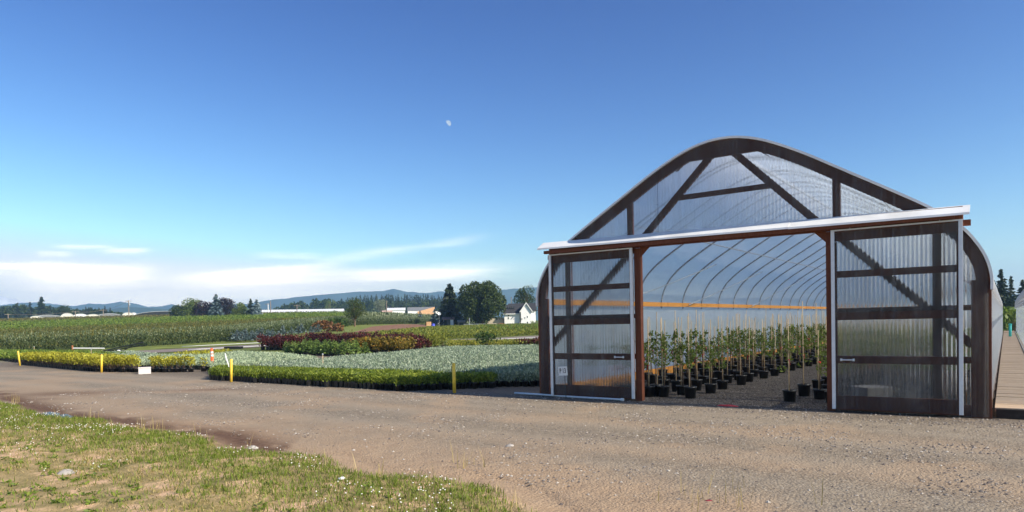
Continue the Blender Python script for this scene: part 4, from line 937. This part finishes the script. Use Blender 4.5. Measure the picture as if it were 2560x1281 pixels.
for xe, sg in ((gx0-.28, 1), (gx1+.28, -1)): g.beam((xe, -1.35, ge-s_*.28+.02), (gm, -1.35, gr+.03), .2, .06, up=(0, 1, 0))
g.build('barge_board', MT['white'], HB)
MB().box((gx1+.01, 0.2, -.3), (X_(1337), 7.5, ge)).build('right_wall', MT['housewhite'], HB)
g = MB(); g.extr([(-.2, ge-.1), (3.8, gr-.1), (7.8, ge-.1), (7.8, ge+.05), (3.8, gr+.05), (-.2, ge+.05)], lambda p, q, t: (t, p, q), gx1-1.0, X_(1339)); g.build('main_roof', MT['roofing'], HB)
g = MB(); g.extr([(1., ge-.4), (5.5, gr-.02), (10, ge-.4), (10, ge-.25), (5.5, gr+.1), (1., ge-.25)], lambda p, q, t: (t, p, q), X_(1268), gx0+.8); g.build('main_roof', MT['roofing'], HB)
for a, b, c_, d_ in ((1268, 1270.8, 788, 792), (1268, 1270.8, 794, 798), (1282.5, 1284.5, 797, 798.5)): window(HB, X_(a), X_(b), ZZ(a, d_), ZZ(a, c_), 0)
for a, b, c_, d_ in ((1302, 1303.8, 796, 800), (1309, 1311, 794, 797), (1315.5, 1317.8, 791, 795), (1315, 1318, 805, 809)): window(HB, X_(a), X_(b), ZZ(a, d_), ZZ(a, c_), -1.0)
MB().box((X_(1296.5), -1.2, -.1), (X_(1300), -.2, .75)).build('porch_step', MT['concrete'], HB)
def shed(name, px0, px1, pye, pyr, D, dep, wallm, roofm, label, axis='x', ov=.2, cat='shed', drop=2.5):
    pm_ = (px0+px1)/2; c, rz = frame_at(pm_, D); k = S_(D); B = empty(name, c, label, cat, rz=rz); h = (px1-px0)*k/2; ze, zr = zof(pm_, pye, D)-c[2], zof(pm_, pyr, D)-c[2]
    if axis == 'x': MB().extr([(0, -drop), (dep, -drop), (dep, ze), (dep/2, zr), (0, ze)], lambda p, q, t: (t, p, q), -h, h).build('wall', wallm, B)
    else: MB().extr([(-h, -drop), (h, -drop), (h, ze), (0, zr), (-h, ze)], lambda p, q, t: (p, t, q), 0, dep).build('wall', wallm, B)
    m = MB(); roof_mb(m, -h, h, 0, dep, ze+.02, zr+.02, axis, .12, ov); m.build('roof', roofm, B); return B, h, ze, zr
MT['pink'] = plain('pale_pink_siding', (.62, .42, .34), .7, .2, 0, .1, 1); MT['tanwall'] = plain('tan_gable', (.72, .42, .22), .7, .2, 0, .08, 1); MT['brownroof'] = plain('faded_red_roof', (.26, .14, .12), .85, .1, 0, .3, 2)
MT['greyroof'] = plain('grey_roof', (.20, .20, .20), .8, .2, 0, .2, 1); MT['cream'] = plain('cream_plastic', (.66, .62, .54), .6, .3, 0, .1, .6); MT['shade'] = plain('shade_cloth', (.03, .03, .03), .9, .1, 0, .3, 1)
B, h, ze, zr = shed('long_white_shed', 655, 856, 785, 773, 370, 26, MT['housewhite'], MT['white'], 'long low white roofed shed showing above the far crops', 'x', .4, 'shed', 4)
shed('white_shed', 967, 1010, 776, 770, 380, 14, MT['housewhite'], MT['white'], 'white shed with a flat white roof edge left of the orange gabled one', 'x', .4, 'shed', 6)
B, h, ze, zr = shed('orange_gabled_shed', 1018, 1082, 777, 768, 395, 16, MT['housewhite'], MT['greyroof'], 'grey roofed white shed with an orange tan gable end', 'x', .3, 'shed', 6)
MB().extr([(h-9, -6), (h+.6, -6), (h+.6, zr-.1), (h-9, ze-.6)], lambda p, q, t: (p, t, q), -1.2, -.06).build('tan_gable', MT['tanwall'], B)
MB().box((-h+12, -.2, -6), (-h+17, -.02, ze-.6)).build('shed_door', MT['white'], B)
shed('small_pink_shed', 954, 978, 780, 777, 300, 5, MT['pink'], MT['pink'], 'small pale pink shed below the pale round tree', 'x', .2, 'shed', 4)
B, h, ze, zr = shed('yard_shed', 1106, 1131, 799, 794, 168, 3.2, MT['housewhite'], MT['brownroof'], 'junk shed with a faded red roof and white side under the dark fir', 'x', .3)
MB().box((-h+.05, -.06, -.2), (h-.75, -.003, ze-.05)).build('opening_shade_panel', MT['blackmetal'], B)  # dark panel stands in for the shade inside the opening
B, h, ze, zr = shed('hutch', 1142, 1160, 805.5, 802, 166, 1.6, MT['pole'], MT['concrete'], 'small grey hutch with a pale flat lid left of the trampoline frame', 'x', .12)
MB().box((-.5, -.03, 0), (.5, -.003, ze-.2)).build('hutch_mesh', MT['blackmetal'], B)
# hoop houses far left, and the dark shade house
def hoophouse(px0, px1, pyt, D, dep, m, label, drop=5, name='hoop_house'):
    pm_ = (px0+px1)/2; c, rz = frame_at(pm_, D); k = S_(D); h = (px1-px0)*k/2; zt = zof(pm_, pyt, D)-c[2]; B = empty(name, c, label, 'hoop house', rz=rz)
    th_ = np.linspace(0, PI, 13); H_ = min(zt*.8, 3.); poly = [(-h, -drop)]+[(-h*math.cos(t), zt-H_+H_*math.sin(t)) for t in th_]+[(h, -drop)]
    MB().extr(poly, lambda p, q, t: (p, t, q), 0, dep).build('plastic_cover', m, B, smooth=False)
    e = MB()
    for a, b in zip(poly[1:-2], poly[2:-1]): e.beam((a[0], -.06, a[1]), (b[0], -.06, b[1]), .18, .1, up=(0, 1, 0))
    e.build('end_hoop', MT['galv'], B); return B
for px0, px1, pt, D, m, lb in [(72, 100, 790.5, 350, 'cream', 'lowest cream hoop house at the left edge of the group'), (84, 150, 788, 372, 'greyroof', 'grey low hoop house behind the lowest cream one'), (150, 180, 783.5, 352, 'cream', 'cream hoop house with the tallest rounded end, below the wire poles'),
        (180, 215, 785, 356, 'white', 'bright white hoop house right of the tallest cream one'), (212, 246, 786, 356, 'cream', 'cream hoop house in the middle of the group'), (240, 300, 784.5, 372, 'greyroof', 'long grey hoop house left of the white peaked tent'), (303, 331, 781.5, 350, 'cream', 'cream peaked hoop house at the foot of the wooden utility pole'), (322, 340, 782, 356, 'white', 'small white hoop house right of the wooden utility pole')]:
    hoophouse(px0, px1, pt, D, 22, MT[m], lb)
hoophouse(341, 482, 778.5, 358, 20, MT['shade'], 'long black shade house on the skyline left of the purple trees', 4, 'shade_house')
# utility poles and wires
def upole(px, pyt, pyb, D, label, cross=True, tr=False, white=False, arm=False):
    p = far(px, pyt, D); z = float(terrain(p[0], p[1])); H = p[2]-z; B = empty('utility_pole', (p[0], p[1], z), label, 'utility pole', None, -math.atan2(p[0], p[1])); r_ = .16*D/260
    MB().tube([(0, 0, -.2), (0, 0, H)], [r_*1.15, r_*.8], 8).build('pole', MT['white' if white else 'pole'], B)
    if cross: MB().beam((-1.1*D/260, -.1, H-.35), (1.1*D/260, -.1, H-.35), .16, .16).build('crossarm', MT['pole'], B)
    if tr: MB().lathe([(.001, 0), (.3, 0), (.3, .9), (.001, .9)], 10, c=(.35, -.2, H-2.2)).build('transformer', MT['galv'], B)
    if arm: MB().tube([(0, 0, H*.72), (1.2, -.4, H*.8), (1.9, -.6, H*.82)], .06, 6).build('lamp_arm', MT['galv'], B)
    return np.array([p[0], p[1], p[2]])
p1 = upole(321, 751, 787, 300, 'weathered wooden utility pole with crossarm and transformer above the cream hoop houses', True, True)
p2 = upole(670, 759, 780, 330, 'white pole with a square lamp head above the left end of the long white roof', True, False, True)
upole(676, 752, 780, 350, 'thin dark pole just right of the white lamp pole', False)
p3 = upole(742, 762, 782, 330, 'wooden pole with a curved lamp arm rising over the long white roof', True, False, False, True)
upole(966, 752, 783, 300, 'tall plain pole beside the small pink shed', False); upole(1278, 743, 770, 240, 'brown pole peeking over the farmhouse roof', False)
p4 = upole(188, 778, 790, 340, 'short pole with a crossarm behind the cream hoop houses'); p5 = upole(258, 774, 785, 350, 'short thin pole left of the wooden utility pole'); p0 = upole(20, 785, 795, 330, 'short pole at the far left edge of the skyline')
wm_ = MB()
for a, b in ((p0, p4), (p4, p5), (p5, p1)):
    t = np.linspace(0, 1, 12)[:, None]; q = a+(b-a)*t; q[:, 2] -= .35+1.0*(t*(1-t))[:, 0]*2; wm_.tube(q, .05, 4)
tag(wm_.build('power_line', MT['pole']), 'thin power line strung between the poles on the left skyline', 'power line')

# ---------------------------------------------------------------- yard clutter by the farmhouse
def near_obj(px, py, D): p = far(px, py, D); return np.array([p[0], p[1], float(terrain(p[0], p[1]))])
c = near_obj(1098, 787, 166); zc = zof(1098, 785, 166)-c[2]
DS = empty('satellite_dish', c, 'white satellite dish on a post beside the dark fir', 'satellite dish', None, .35)
MB().tube([(0, .1, 0), (0, .1, zc)], .05, 6).build('post', MT['galv'], DS)
d_ = MB(); d_.lathe([(.001, .0), (.22, .02), (.36, .07), (.42, .12), (.40, .13), (.34, .09), (.001, .03)], 18); o = d_.build('dish', MT['white'], DS, True); o.location = (0, -.0, zc); o.rotation_euler = (rad(70), 0, 0)
for px, w_, h_, m, nm, lb, ct in [(1072, 1.0, 1.0, 'tanwall', 'crate', 'orange tan wooden crate left of the blue tarp', 'crate'), (1066, .5, .7, 'rust', 'drum', 'rusty drum at the left end of the yard clutter', 'drum')]:
    c = near_obj(px, 808, 164); b = empty(nm, c, lb, ct)
    if nm == 'crate':
        for i in range(5): MB().box((-w_/2, -w_/2, i*.2), (w_/2, w_/2, i*.2+.18)).build('slat_course', MT[m], b)
    else: MB().lathe([(.001, 0), (.28, 0), (.30, .02), (.28, .05), (.28, .3), (.30, .32), (.28, .34), (.28, .66), (.30, .68), (.001, .7)], 14).build('barrel', MT[m], b, True)
c = near_obj(1083, 807, 164); mb = MB(); q = np.random.default_rng(5)
def lumpy(rx, ry, rz_, n=10, m=7, seed=1, jit=.25):
    g = np.random.default_rng(seed); mb = MB(); pr = [(math.cos(t)*1., math.sin(t)) for t in np.linspace(0, PI/2, m)]
    V = np.array([[rx*a*math.cos(2*PI*i/n)*(1+jit*(g.random()-.5)), ry*a*math.sin(2*PI*i/n)*(1+jit*(g.random()-.5)), rz_*b*(1+jit*(g.random()-.5))] for a, b in pr for i in range(n)])
    f = [(r_*n+i, r_*n+(i+1) % n, (r_+1)*n+(i+1) % n, (r_+1)*n+i) for r_ in range(m-1) for i in range(n)]; return mb.add(V, f)
tag(lumpy(.55, .5, .62, seed=2).build('tarp', MT['blue'], None, True, c), 'crumpled blue tarp over a heap beside the orange crate', 'tarp')
c = near_obj(1094, 807, 164); tag(lumpy(.7, .6, .75, seed=3, jit=.5).build('junk_heap', MT['blackmetal'], None, False, c), 'dark junk heap between the blue tarp and the shed', 'junk heap')
c = near_obj(1227, 810, 168); b = empty('small_boat', c, 'small white upturned boat on the grass left of the farmhouse', 'boat'); lumpy(.95, .45, .42, 14, 7, 4, .04).build('hull', MT['white'], b, True); MB().box((-.9, -.03, .40), (.9, .03, .46)).build('keel', MT['galv'], b)
c = near_obj(1253, 812, 170); tag(lumpy(1.4, 1., .62, seed=6, jit=.2).build('dirt_mound', MT['rust'], None, True, c), 'reddish dirt mound against the farmhouse annex', 'dirt mound')
c = near_obj(1186, 808, 162); TRM = empty('trampoline_frame', c, 'low rectangular metal frame on legs under the huge rounded tree', 'frame')
fr = MB()
for a, b in (((-2.4, -.6, .62), (2.4, -.6, .62)), ((-2.4, .8, .62), (2.4, .8, .62)), ((-2.4, -.6, .62), (-2.4, .8, .62)), ((2.4, -.6, .62), (2.4, .8, .62))): fr.tube([a, b], .05, 6)
fr.build('top_rail', MT['galv'], TRM)
for x in (-2.4, -.8, .8, 2.4): MB().tube([(x, -.6, 0), (x, -.6, .62)], .045, 6).build('leg', MT['galv'], TRM)
MB().box((-2.3, -.5, .585), (2.3, .7, .60)).build('mat', MT['blackmetal'], TRM)
c = near_obj(1174, 810, 158); zz = zof(1174, 795, 158)-c[2]; b = empty('metal_post', c, 'plain metal post with a leaning brace in front of the low frame', 'post'); MB().tube([(0, 0, 0), (0, 0, zz)], .06, 7).build('upright', MT['galv'], b); MB().tube([(-.6, .1, zz*.45), (-.15, .1, zz*.98)], .03, 6).build('leaning_brace', MT['pole'], b)

# ---------------------------------------------------------------- lane-side props
def ypost(px, pyt, pxb, pyb, label, m='yellow'):
    b = at(pxb, pyb); D = b[1]; t = far(px, pyt, D); H = t[2]-b[2]; lean = (t[0]-b[0])
    mb = MB(); mb.tube([(0, 0, 0), (lean*.5, 0, H*.5), (lean, 0, H*.985), (lean, 0, H)], [.047, .047, .047, .036], 12)
    return tag(mb.build('bollard', MT[m], None, True, b), label, 'bollard', 'yellow posts along the lane')
ypost(45, 878, 50, 915, 'leaning yellow post at the far left beside the long golden block'); ypost(254, 887, 254, 932, 'yellow post in front of the long golden block'); ypost(578, 898, 578, 956, 'yellow post at the left corner of the bright green block'); ypost(1134, 908, 1136, 983, 'yellow post standing in the greenhouse shadow by the silvery plants')
b = at(531, 925); H = far(531, 871, b[1])[2]; DL = empty('delineator_post', b, 'orange traffic post with two white bands at the lane bend', 'traffic post')
MB().lathe([(.001, 0), (.11, 0), (.10, .05), (.065, .06), (.06, H*.98), (.045, H), (.001, H)], 14).build('post', MT['orange'], DL, True)
for z in (H*.62, H*.76): MB().lathe([(.0645, z), (.0655, z+.005), (.0655, z+.085), (.0645, z+.09)], 14).build('reflective_band', MT['white'], DL, True)
b = at(575, 945); H = far(570, 883, b[1])[2]; tag(MB().tube([(0, 0, 0), (-.04, 0, H*.5), (-.13, 0, H*.8), (-.16, 0, H)], [.02, .02, .035, .012], 8).build('marker_stake', MT['white'], None, True, b), 'white curled marker stake leaning beside the yellow corner post', 'stake')
for px, pyt, pyb, lb in ((808, 884, 926, 'thin wooden sprinkler stake with a grey cap between green and silvery plants'), (229, 874, 893, 'thin grey stake behind the long golden block'), (86, 866, 880, 'thin grey riser in the far left bed')):
    b = at(px, pyb+10); H = far(px, pyt, b[1])[2]-b[2]; o = empty('sprinkler_stake', b, lb, 'stake'); MB().tube([(0, 0, 0), (0, 0, H*.92)], .018, 6).build('stake', MT['bamboo'], o); MB().lathe([(.001, H*.92), (.03, H*.92), (.035, H*.97), (.012, H), (.001, H)], 8).build('sprinkler_head', MT['galv'], o, True)
# foam box
b = at(362, 935); BX = empty('foam_box', b, 'white foam box lying between the two golden blocks', 'box', None, rad(28)); m = MB(); L_, W2, H2 = .48, .34, .25
m.box((-L_/2, -W2/2, 0), (L_/2, W2/2, .03)); m.box((-L_/2, -W2/2, .03), (L_/2, -W2/2+.03, H2)); m.box((-L_/2, W2/2-.03, .03), (L_/2, W2/2, H2)); m.box((-L_/2, -W2/2+.03, .03), (-L_/2+.03, W2/2-.03, H2)); m.box((L_/2-.03, -W2/2+.03, .03), (L_/2, W2/2-.03, H2)); m.build('tub', MT['styro'], BX)
MB().box((-L_/2-.012, -W2/2-.012, H2+.002), (L_/2+.012, W2/2+.012, H2+.04)).build('lid', MT['styro'], BX)
# pvc pipe by the left door
a, b = at(1287, 987), at(1557, 1004); d = b-a; t = np.linspace(0, 1, 9)[:, None]; q = a+d*t; q[:, 2] = .035+.004*np.sin(np.arange(9)); PV = empty('pvc_pipe', (0, 0, 0), 'long white plastic pipe lying on the gravel below the left door', 'pipe')
MB().tube(q, .026, 10).build('pipe', MT['alu'], PV, True); u = d/np.linalg.norm(d); MB().tube([b-u*.05+np.array([0, 0, .037]), b+u*.02+np.array([0, 0, .037])], .038, 12).build('end_cap', MT['white'], PV)
# sign
p = gh(.98, -.42); s_z = .70; SG = empty('row_sign', (p[0], p[1], 0), 'small white sign reading P 13 on a wire stake by the left door', 'sign', None, GROT+rad(-6))
MB().tube([(.03, 0, -.05), (0, 0, .58)], .007, 6).build('wire_stake', MT['blackmetal'], SG)
sb = MB().box((-.135, -.012, .58), (.135, -.004, .80)).build('sign_board', MT['white'], SG); sb.rotation_euler = (0, rad(-4), 0)
tc_ = bpy.data.curves.new('sign_text', 'FONT'); tc_.body = 'P 13'; tc_.size = .165; tc_.align_x = 'CENTER'; tc_.align_y = 'CENTER'; tc_.extrude = .001; tc_.offset = .003; tc_.space_word = .8; tc_.space_character = 1.05; tc_.materials.append(MT['ink'])
tob = bpy.data.objects.new('t', tc_); COL.objects.link(tob); bpy.context.view_layer.update(); tme = bpy.data.meshes.new_from_object(tob); bpy.data.objects.remove(tob)
to = link('lettering', tme, sb, (0, -.0145, .69)); to.rotation_euler = (PI/2, 0, 0); to.scale = (.66, 1, 1)
# red mat scrap in the doorway
p = gh(4.87, -.12); RM = lumpy(.24, .07, .03, 12, 4, 8, .1); tag(RM.build('red_scrap', MT['tape'], None, True, (p[0], p[1], 0), GROT), 'flat red plastic scrap on the gravel at the open doorway', 'scrap')
p = gh(7.55, .55); TB = empty('plastic_tote', (p[0], p[1], 0), 'pale grey tote standing behind the right sliding door panel', 'tote', None, GROT); MB().lathe([(.001, 0), (.30, 0), (.36, .42), (.38, .42), (.38, .46), (.34, .46), (.001, .44)], 4).build('tub', MT['concrete'], TB)
# irrigation pipe trolley
b = at(302, 888); TR = empty('pipe_trolley', b, 'dark frame irrigation trolley with a white wheel and a long white pipe', 'trolley', None, rad(4))
MB().tube([(-1.7, 0, .28), (1.7, .2, .95)], .06, 6).tube([(-1.2, .25, .3), (1.75, .3, .75)], .05, 6).tube([(-1.2, -.1, .25), (.3, -.1, .35)], .05, 6).tube([(.2, .1, .35), (.9, .25, .8)], .05, 6).build('frame', MT['blackmetal'], TR)
wl_ = MB(); wl_.lathe([(.17, -.07), (.23, -.07), (.25, -.03), (.25, .03), (.23, .07), (.17, .07)], 18); o = wl_.build('tyre', MT['blackmetal'], TR, True); o.location = (0, -.25, .25); o.rotation_euler = (PI/2, 0, 0)
o = MB().lathe([(.001, -.06), (.17, -.08), (.172, .08), (.001, .06)], 18).build('wheel_hub', MT['white'], TR, True); o.location = (0, -.26, .25); o.rotation_euler = (PI/2, 0, 0)
MB().tube([(-3.7, .1, .62), (-1.3, .15, .55)], .045, 8).build('pipe', MT['white'], TR); MB().tube([(-3.7, .1, 0), (-3.7, .1, .85)], .07, 8).build('end_post', MT['rust'], TR)
for (a, b), lb in ((((470, 877), (700, 864)), 'white irrigation pipe lying along the far side of the grey path, nearer one'), (((455, 868.5), (690, 857)), 'white irrigation pipe along the mown grass beyond the grey path'), (((1175, 853.5), (1345, 846)), 'pale pipe along the gravel path beyond the silvery bed')):
    q0, q1 = at(*a), at(*b); t = np.linspace(0, 1, 8)[:, None]; q = q0+(q1-q0)*t; q[:, 2] = gz(q[:, 0], q[:, 1])+.06; tag(MB().tube(q, .035, 6).build('irrigation_pipe', MT['galv'], None, True), lb, 'pipe')
for i, (px, lb) in enumerate(((578, 'black seedling flat at the left of the pair on the path edge'), (590, 'black seedling flat at the right of the pair on the path edge'))):
    b = at(px, 873); m = MB(); m.box((-.55, -.3, 0), (.55, .3, .05)); [m.box((-.55+j*.22, -.3, .05), (-.55+j*.22+.03, .3, .2)) for j in range(5)]; m.box((-.55, -.3, .05), (.55, -.27, .2)); m.box((-.55, .27, .05), (.55, .3, .2)); tag(m.build('seedling_flat', MT['black_pot'], None, False, b), lb, 'tray')
p = gh(10.0, 44); o = empty('standpipe', (p[0], p[1], 0), 'teal standpipe at the far end of the plank walk', 'standpipe'); MB().tube([(0, 0, 0), (0, 0, 1.0)], .09, 10).build('riser', MT['teal'], o, True); MB().lathe([(.001, 1.0), (.11, 1.0), (.11, 1.06), (.001, 1.08)], 10).build('cap', MT['teal'], o)

# ---------------------------------------------------------------- grass verge, clover, stones
rng = np.random.default_rng(21)
def verge_pts(n):
    P = np.stack([rng.uniform(-17, 2, n), rng.uniform(6.2, 22, n)], 1); P = P[np.abs(P[:, 0]/P[:, 1]) < .86]; s_ = verge_h(P); return P[s_ > -.15], s_[s_ > -.15]
def blades(P, h0, h1, wd, lean, name, fm, label, k=4):
    mb = MB(); Z_ = gz(P[:, 0], P[:, 1]); n = len(P)
    for i in range(k):
        q = P+rng.normal(size=P.shape)*.035; h = h0+(h1-h0)*rng.random(n)**1.6; a = rng.random(n)*2*PI; l_ = lean*(.3+rng.random(n))
        T = np.stack([q[:, 0]+np.cos(a)*h*l_, q[:, 1]+np.sin(a)*h*l_, Z_+h*(1-.25*l_)], 1); B0 = np.stack([q[:, 0], q[:, 1], Z_-.01], 1)
        Mm = (B0+T)/2+np.stack([0*h, 0*h, h*.10], 1); pa = np.stack([-np.sin(a), np.cos(a), 0*a], 1)*wd*(.6+.8*rng.random(n))[:, None]
        V = np.stack([B0-pa*.6, B0+pa*.6, Mm+pa*.5, T, Mm-pa*.5], 1).reshape(-1, 3); b = np.arange(n)[:, None]*5
        mb.add(V, b+np.array([[0, 1, 2, 4]])); mb.F.append((mb.F[-1][0][:, [0]]*0+(b+mb.n-5*n)+np.array([[4, 2, 3]]), 0))
    return tag(mb.build(name, fm), label, 'grass', None, 'stuff')
P, s_ = verge_pts(170000); nn1 = fbm(P[:, 0]*.55+4, P[:, 1]*.55); nn2 = fbm(P[:, 0]*1.9, P[:, 1]*1.9+9)
edge = np.exp(-(np.maximum(s_-.3, 0)/1.5)**2)
pg = np.clip(.12+.95*edge+(nn1-.5)*1.3, .0, 1)*sstep(-.15, .25, s_+(nn2-.5)*.8)
bare = sstep(.42, .58, nn2*.55+nn1*.45+.26*sstep(1.5, 5.5, s_))*(1-edge*.9)
keep = rng.random(len(P)) < pg*(1-bare*.75)*.62
blades(P[keep], .03, .10, .0065, .8, 'green_grass', FO['grass'], 'green grass along the edge of the verge by the lane')
keep = rng.random(len(P)) < (1-pg)*(1-bare*.97)*.42*(s_ > .1)
blades(P[keep], .015, .065, .006, 1.3, 'dry_grass', FO['dry'], 'short dry grass over the middle of the verge', 4)
tall = rng.random(len(P)) < .007*edge*(s_ > -.1)*(s_ < .5)
blades(P[tall], .12, .34, .005, .35, 'tall_grass', FO['dry'], 'tall seeding grass stalks at the edge of the verge', 3)
wt = np.array([at(px, py)[:2]+rng.normal(size=2)*.18 for px, py in [(2, 1000), (8, 1005), (30, 1012), (380, 1080), (388, 1082), (1145, 1165), (1178, 1168), (1905, 1240), (1745, 1262), (1850, 1275), (1740, 1240)] for i in range(3)])
blades(wt, .12, .36, .005, .3, 'weed_stalks', FO['dry'], 'dry weed stalks standing at the lane edge', 3)
cl = (rng.random(len(P)) < .030*np.clip(edge*1.3+.05, 0, 1)*sstep(.50, .62, fbm(P[:, 0]*1.1+30, P[:, 1]*1.1))*(s_ > .05)*3.0)
Q = P[cl]; qz = gz(Q[:, 0], Q[:, 1])+.07+.04*rng.random(len(Q)); rr = .007+.005*rng.random(len(Q)); mb = MB()
dirs = np.array([(1, 0, 0), (0, 1, 0), (-1, 0, 0), (0, -1, 0), (0, 0, .8), (0, 0, -.8)])
V = np.concatenate([Q, qz[:, None]], 1)[:, None]+dirs[None]*rr[:, None, None]; b = np.arange(len(Q))[:, None, None]*6
mb.add(V, (b+np.array([(0, 1, 4), (1, 2, 4), (2, 3, 4), (3, 0, 4), (1, 0, 5), (2, 1, 5), (3, 2, 5), (0, 3, 5)])[None]).reshape(-1, 3))
mb.build('clover_flowers', plain('clover_white', (.80, .76, .70), .8, .1, 0, .1, 30)); tag(bpy.data.objects['clover_flowers'], 'white clover flowers scattered through the green verge', 'flowers', None, 'stuff')
# broadleaf ground weeds on the bare soil
wk = (rng.random(len(P)) < .020*bare*(s_ > .5)); Q = P[wk]; mass('ground_weeds', Q, gz(Q[:, 0], Q[:, 1]), FO['fieldgreen'], 0, .035, .07, .05, .025, 14, 'small green weeds on the bare tan soil', 'weeds', .2)
# loose stones
def stones(Q, r0, r1, name, m, label, seed):
    g = np.random.default_rng(seed); n = len(Q); rr = r0+(r1-r0)*g.random(n)**3
    d = np.array([(1, 0, 0), (.3, .95, 0), (-.8, .6, 0), (-.8, -.6, 0), (.3, -.95, 0), (.1, .1, .9), (0, 0, -.5)]); V = d[None]*rr[:, None, None]*(.65+.7*g.random((n, 7, 3))); V[:, :, 2] *= .7
    a = g.random(n)*6.28; c_, s2 = np.cos(a)[:, None], np.sin(a)[:, None]; V = np.stack([V[..., 0]*c_-V[..., 1]*s2, V[..., 0]*s2+V[..., 1]*c_, V[..., 2]], -1)
    V += np.concatenate([Q, (gz(Q[:, 0], Q[:, 1])+rr*.12)[:, None]], 1)[:, None]; b = np.arange(n)[:, None, None]*7; j = np.arange(5)
    f = np.concatenate([np.stack([j, (j+1) % 5, 0*j+5], 1), np.stack([(j+1) % 5, j, 0*j+6], 1)])
    return tag(MB().add(V, (b+f[None]).reshape(-1, 3)).build(name, m), label, 'gravel', None, 'stuff')
def stone_mat():
    m = M_('loose_stone'); g = m.n('ShaderNodeNewGeometry'); return m.out(m.bsdf(m.ramp(g.outputs['Random Per Island'], [(0, (.13, .11, .10)), (.45, (.25, .21, .17)), (.85, (.37, .32, .27)), (1, (.50, .46, .40))]), .85, .2))
SM = stone_mat(); n = 150000
Q = np.stack([rng.uniform(-14, 9, n), rng.uniform(5.5, 24, n)], 1); Q = Q[np.abs(Q[:, 0]/Q[:, 1]) < .8]; sd2 = verge_h(Q); wv = (Q-GO)@GW; uu = (Q-GO)@GU; cl = fbm(Q[:, 0]*.8+50, Q[:, 1]*.8)
pr = .07+.6*sstep(.52, .70, cl)+.55*np.exp(-((wv+.8)/.7)**2)*(uu > -3); ok = (sd2 < -.5) & (wv < -.12) & (rng.random(len(Q)) < pr)
stones(Q[ok], .006, .027, 'loose_gravel', SM, 'loose gravel stones strewn over the lane', 3)
n = 30000; uv = np.stack([rng.uniform(2.0, 9.3, n), rng.random(n)**1.6*16], 1); Q = GO+uv[:, :1]*GU+uv[:, 1:]*GW
DSM = M_('dark_gravel'); g = DSM.n('ShaderNodeNewGeometry'); DSM = DSM.out(DSM.bsdf(DSM.ramp(g.outputs['Random Per Island'], [(0, (.03, .027, .024)), (.6, (.10, .088, .078)), (1, (.26, .235, .21))]), .85, .2))
stones(Q, .008, .022, 'floor_gravel', DSM, 'dark gravel covering the greenhouse floor', 4)
for px, py, r_, m, lb in ((165, 1203, .11, 'stone', 'pale flat rock on the bare tan soil of the verge'), (1275, 1118, .07, 'stone', 'bleached stone on the dirt beside the lane'), (630, 1122, .10, 'stone', 'pale stone at the verge edge')):
    b = at(px, py); z = float(gz(b[0], b[1])[0]); tag(lumpy(r_, r_*.7, r_*.5, 9, 5, int(px), .35).build('rock', MT[m], None, False, (b[0], b[1], z)), lb, 'rock')
b = at(856, 1226); z = float(gz(b[0], b[1])[0]); tag(lumpy(.038, .028, .022, 11, 4, 77, .7).build('paper_scrap', MT['white'], None, False, (b[0], b[1], z+.02)), 'crumpled white paper scrap in the green verge', 'paper')
b = at(1772, 1256); z = float(gz(b[0], b[1])[0]); tag(lumpy(.04, .012, .01, 9, 4, 78, .5).build('red_wrapper', MT['wine'], None, False, (b[0], b[1], z)), 'small dark red wrapper at the bottom edge of the lane', 'wrapper')
# puddle
PD = M_('puddle_water'); pdm = PD.out(PD.bsdf((.02, .03, .04), .08, .7, normal=PD.bump(PD.noise(PD.coord(), 9, 3), .5, .05)))
for pts_ in ([(104, 1042), (125, 1037), (150, 1041), (146, 1049), (122, 1050)], [(149, 1047), (165, 1044), (184, 1051), (174, 1056), (153, 1053)]):
    q = [at(*p) for p in pts_]; zt = max(float(gz(p[0], p[1])[0]) for p in q)+.012; mb = MB(); mb.add([(p[0], p[1], zt) for p in q], [list(range(len(q)))]); struct(mb.build('puddle', pdm))

# ---------------------------------------------------------------- moon and haze
MN = M_('moon'); n_ = MN.noise(MN.coord((.05, .05, .05)), 1.2, 3); em = MN.n('ShaderNodeEmission'); MN.l(MN.ramp(n_, [(.35, (.40, .56, .80)), (.65, (.72, .80, .92))]), em.inputs[0]); em.inputs[1].default_value = .62; mm = MN.out(em.outputs[0])  # sunlight on the moon is put in as emission
c = dirn(1120, 309)*9000; R_ = 7.4/FPX*9000; mb = MB(); n = 24
# lit part of the disc, a solid lens-shaped wedge of a sphere: gibbous, lit from the upper right
ax = np.array(Rv)*math.cos(rad(38))+np.array(Uv_)*math.sin(rad(38)); ay = np.cross(-dirn(1120, 309), ax); az_ = dirn(1120, 309)*-1.
V = []; th_ = np.linspace(-PI/2, PI/2, n); ph_ = np.linspace(-1.9, 1.57, 14)
for t in th_:
    for p_ in np.linspace(-.25, PI/2, 10): V.append(c+R_*(math.cos(t)*math.sin(p_)*ax+math.sin(t)*ay+math.cos(t)*math.cos(p_)*az_))
mb.add(V, [(i*10+j, i*10+j+1, (i+1)*10+j+1, (i+1)*10+j) for i in range(n-1) for j in range(9)])
tag(mb.build('moon', mm, None, True), 'pale half moon in the blue daytime sky', 'moon')
HZ = bpy.data.materials.new('haze'); HZ.use_nodes = True; t = HZ.node_tree; t.nodes.clear(); o = t.nodes.new('ShaderNodeOutputMaterial'); v = t.nodes.new('ShaderNodeVolumePrincipled')
v.inputs['Color'].default_value = (.41, .67, 1, 1); v.inputs['Density'].default_value = 2.9e-4; v.inputs['Anisotropy'].default_value = .2; t.links.new(v.outputs[0], o.inputs['Volume'])
hz = MB().box((-6000, -400, -60), (6000, 4300, 248)).build('haze', HZ); hz['kind'] = 'stuff'
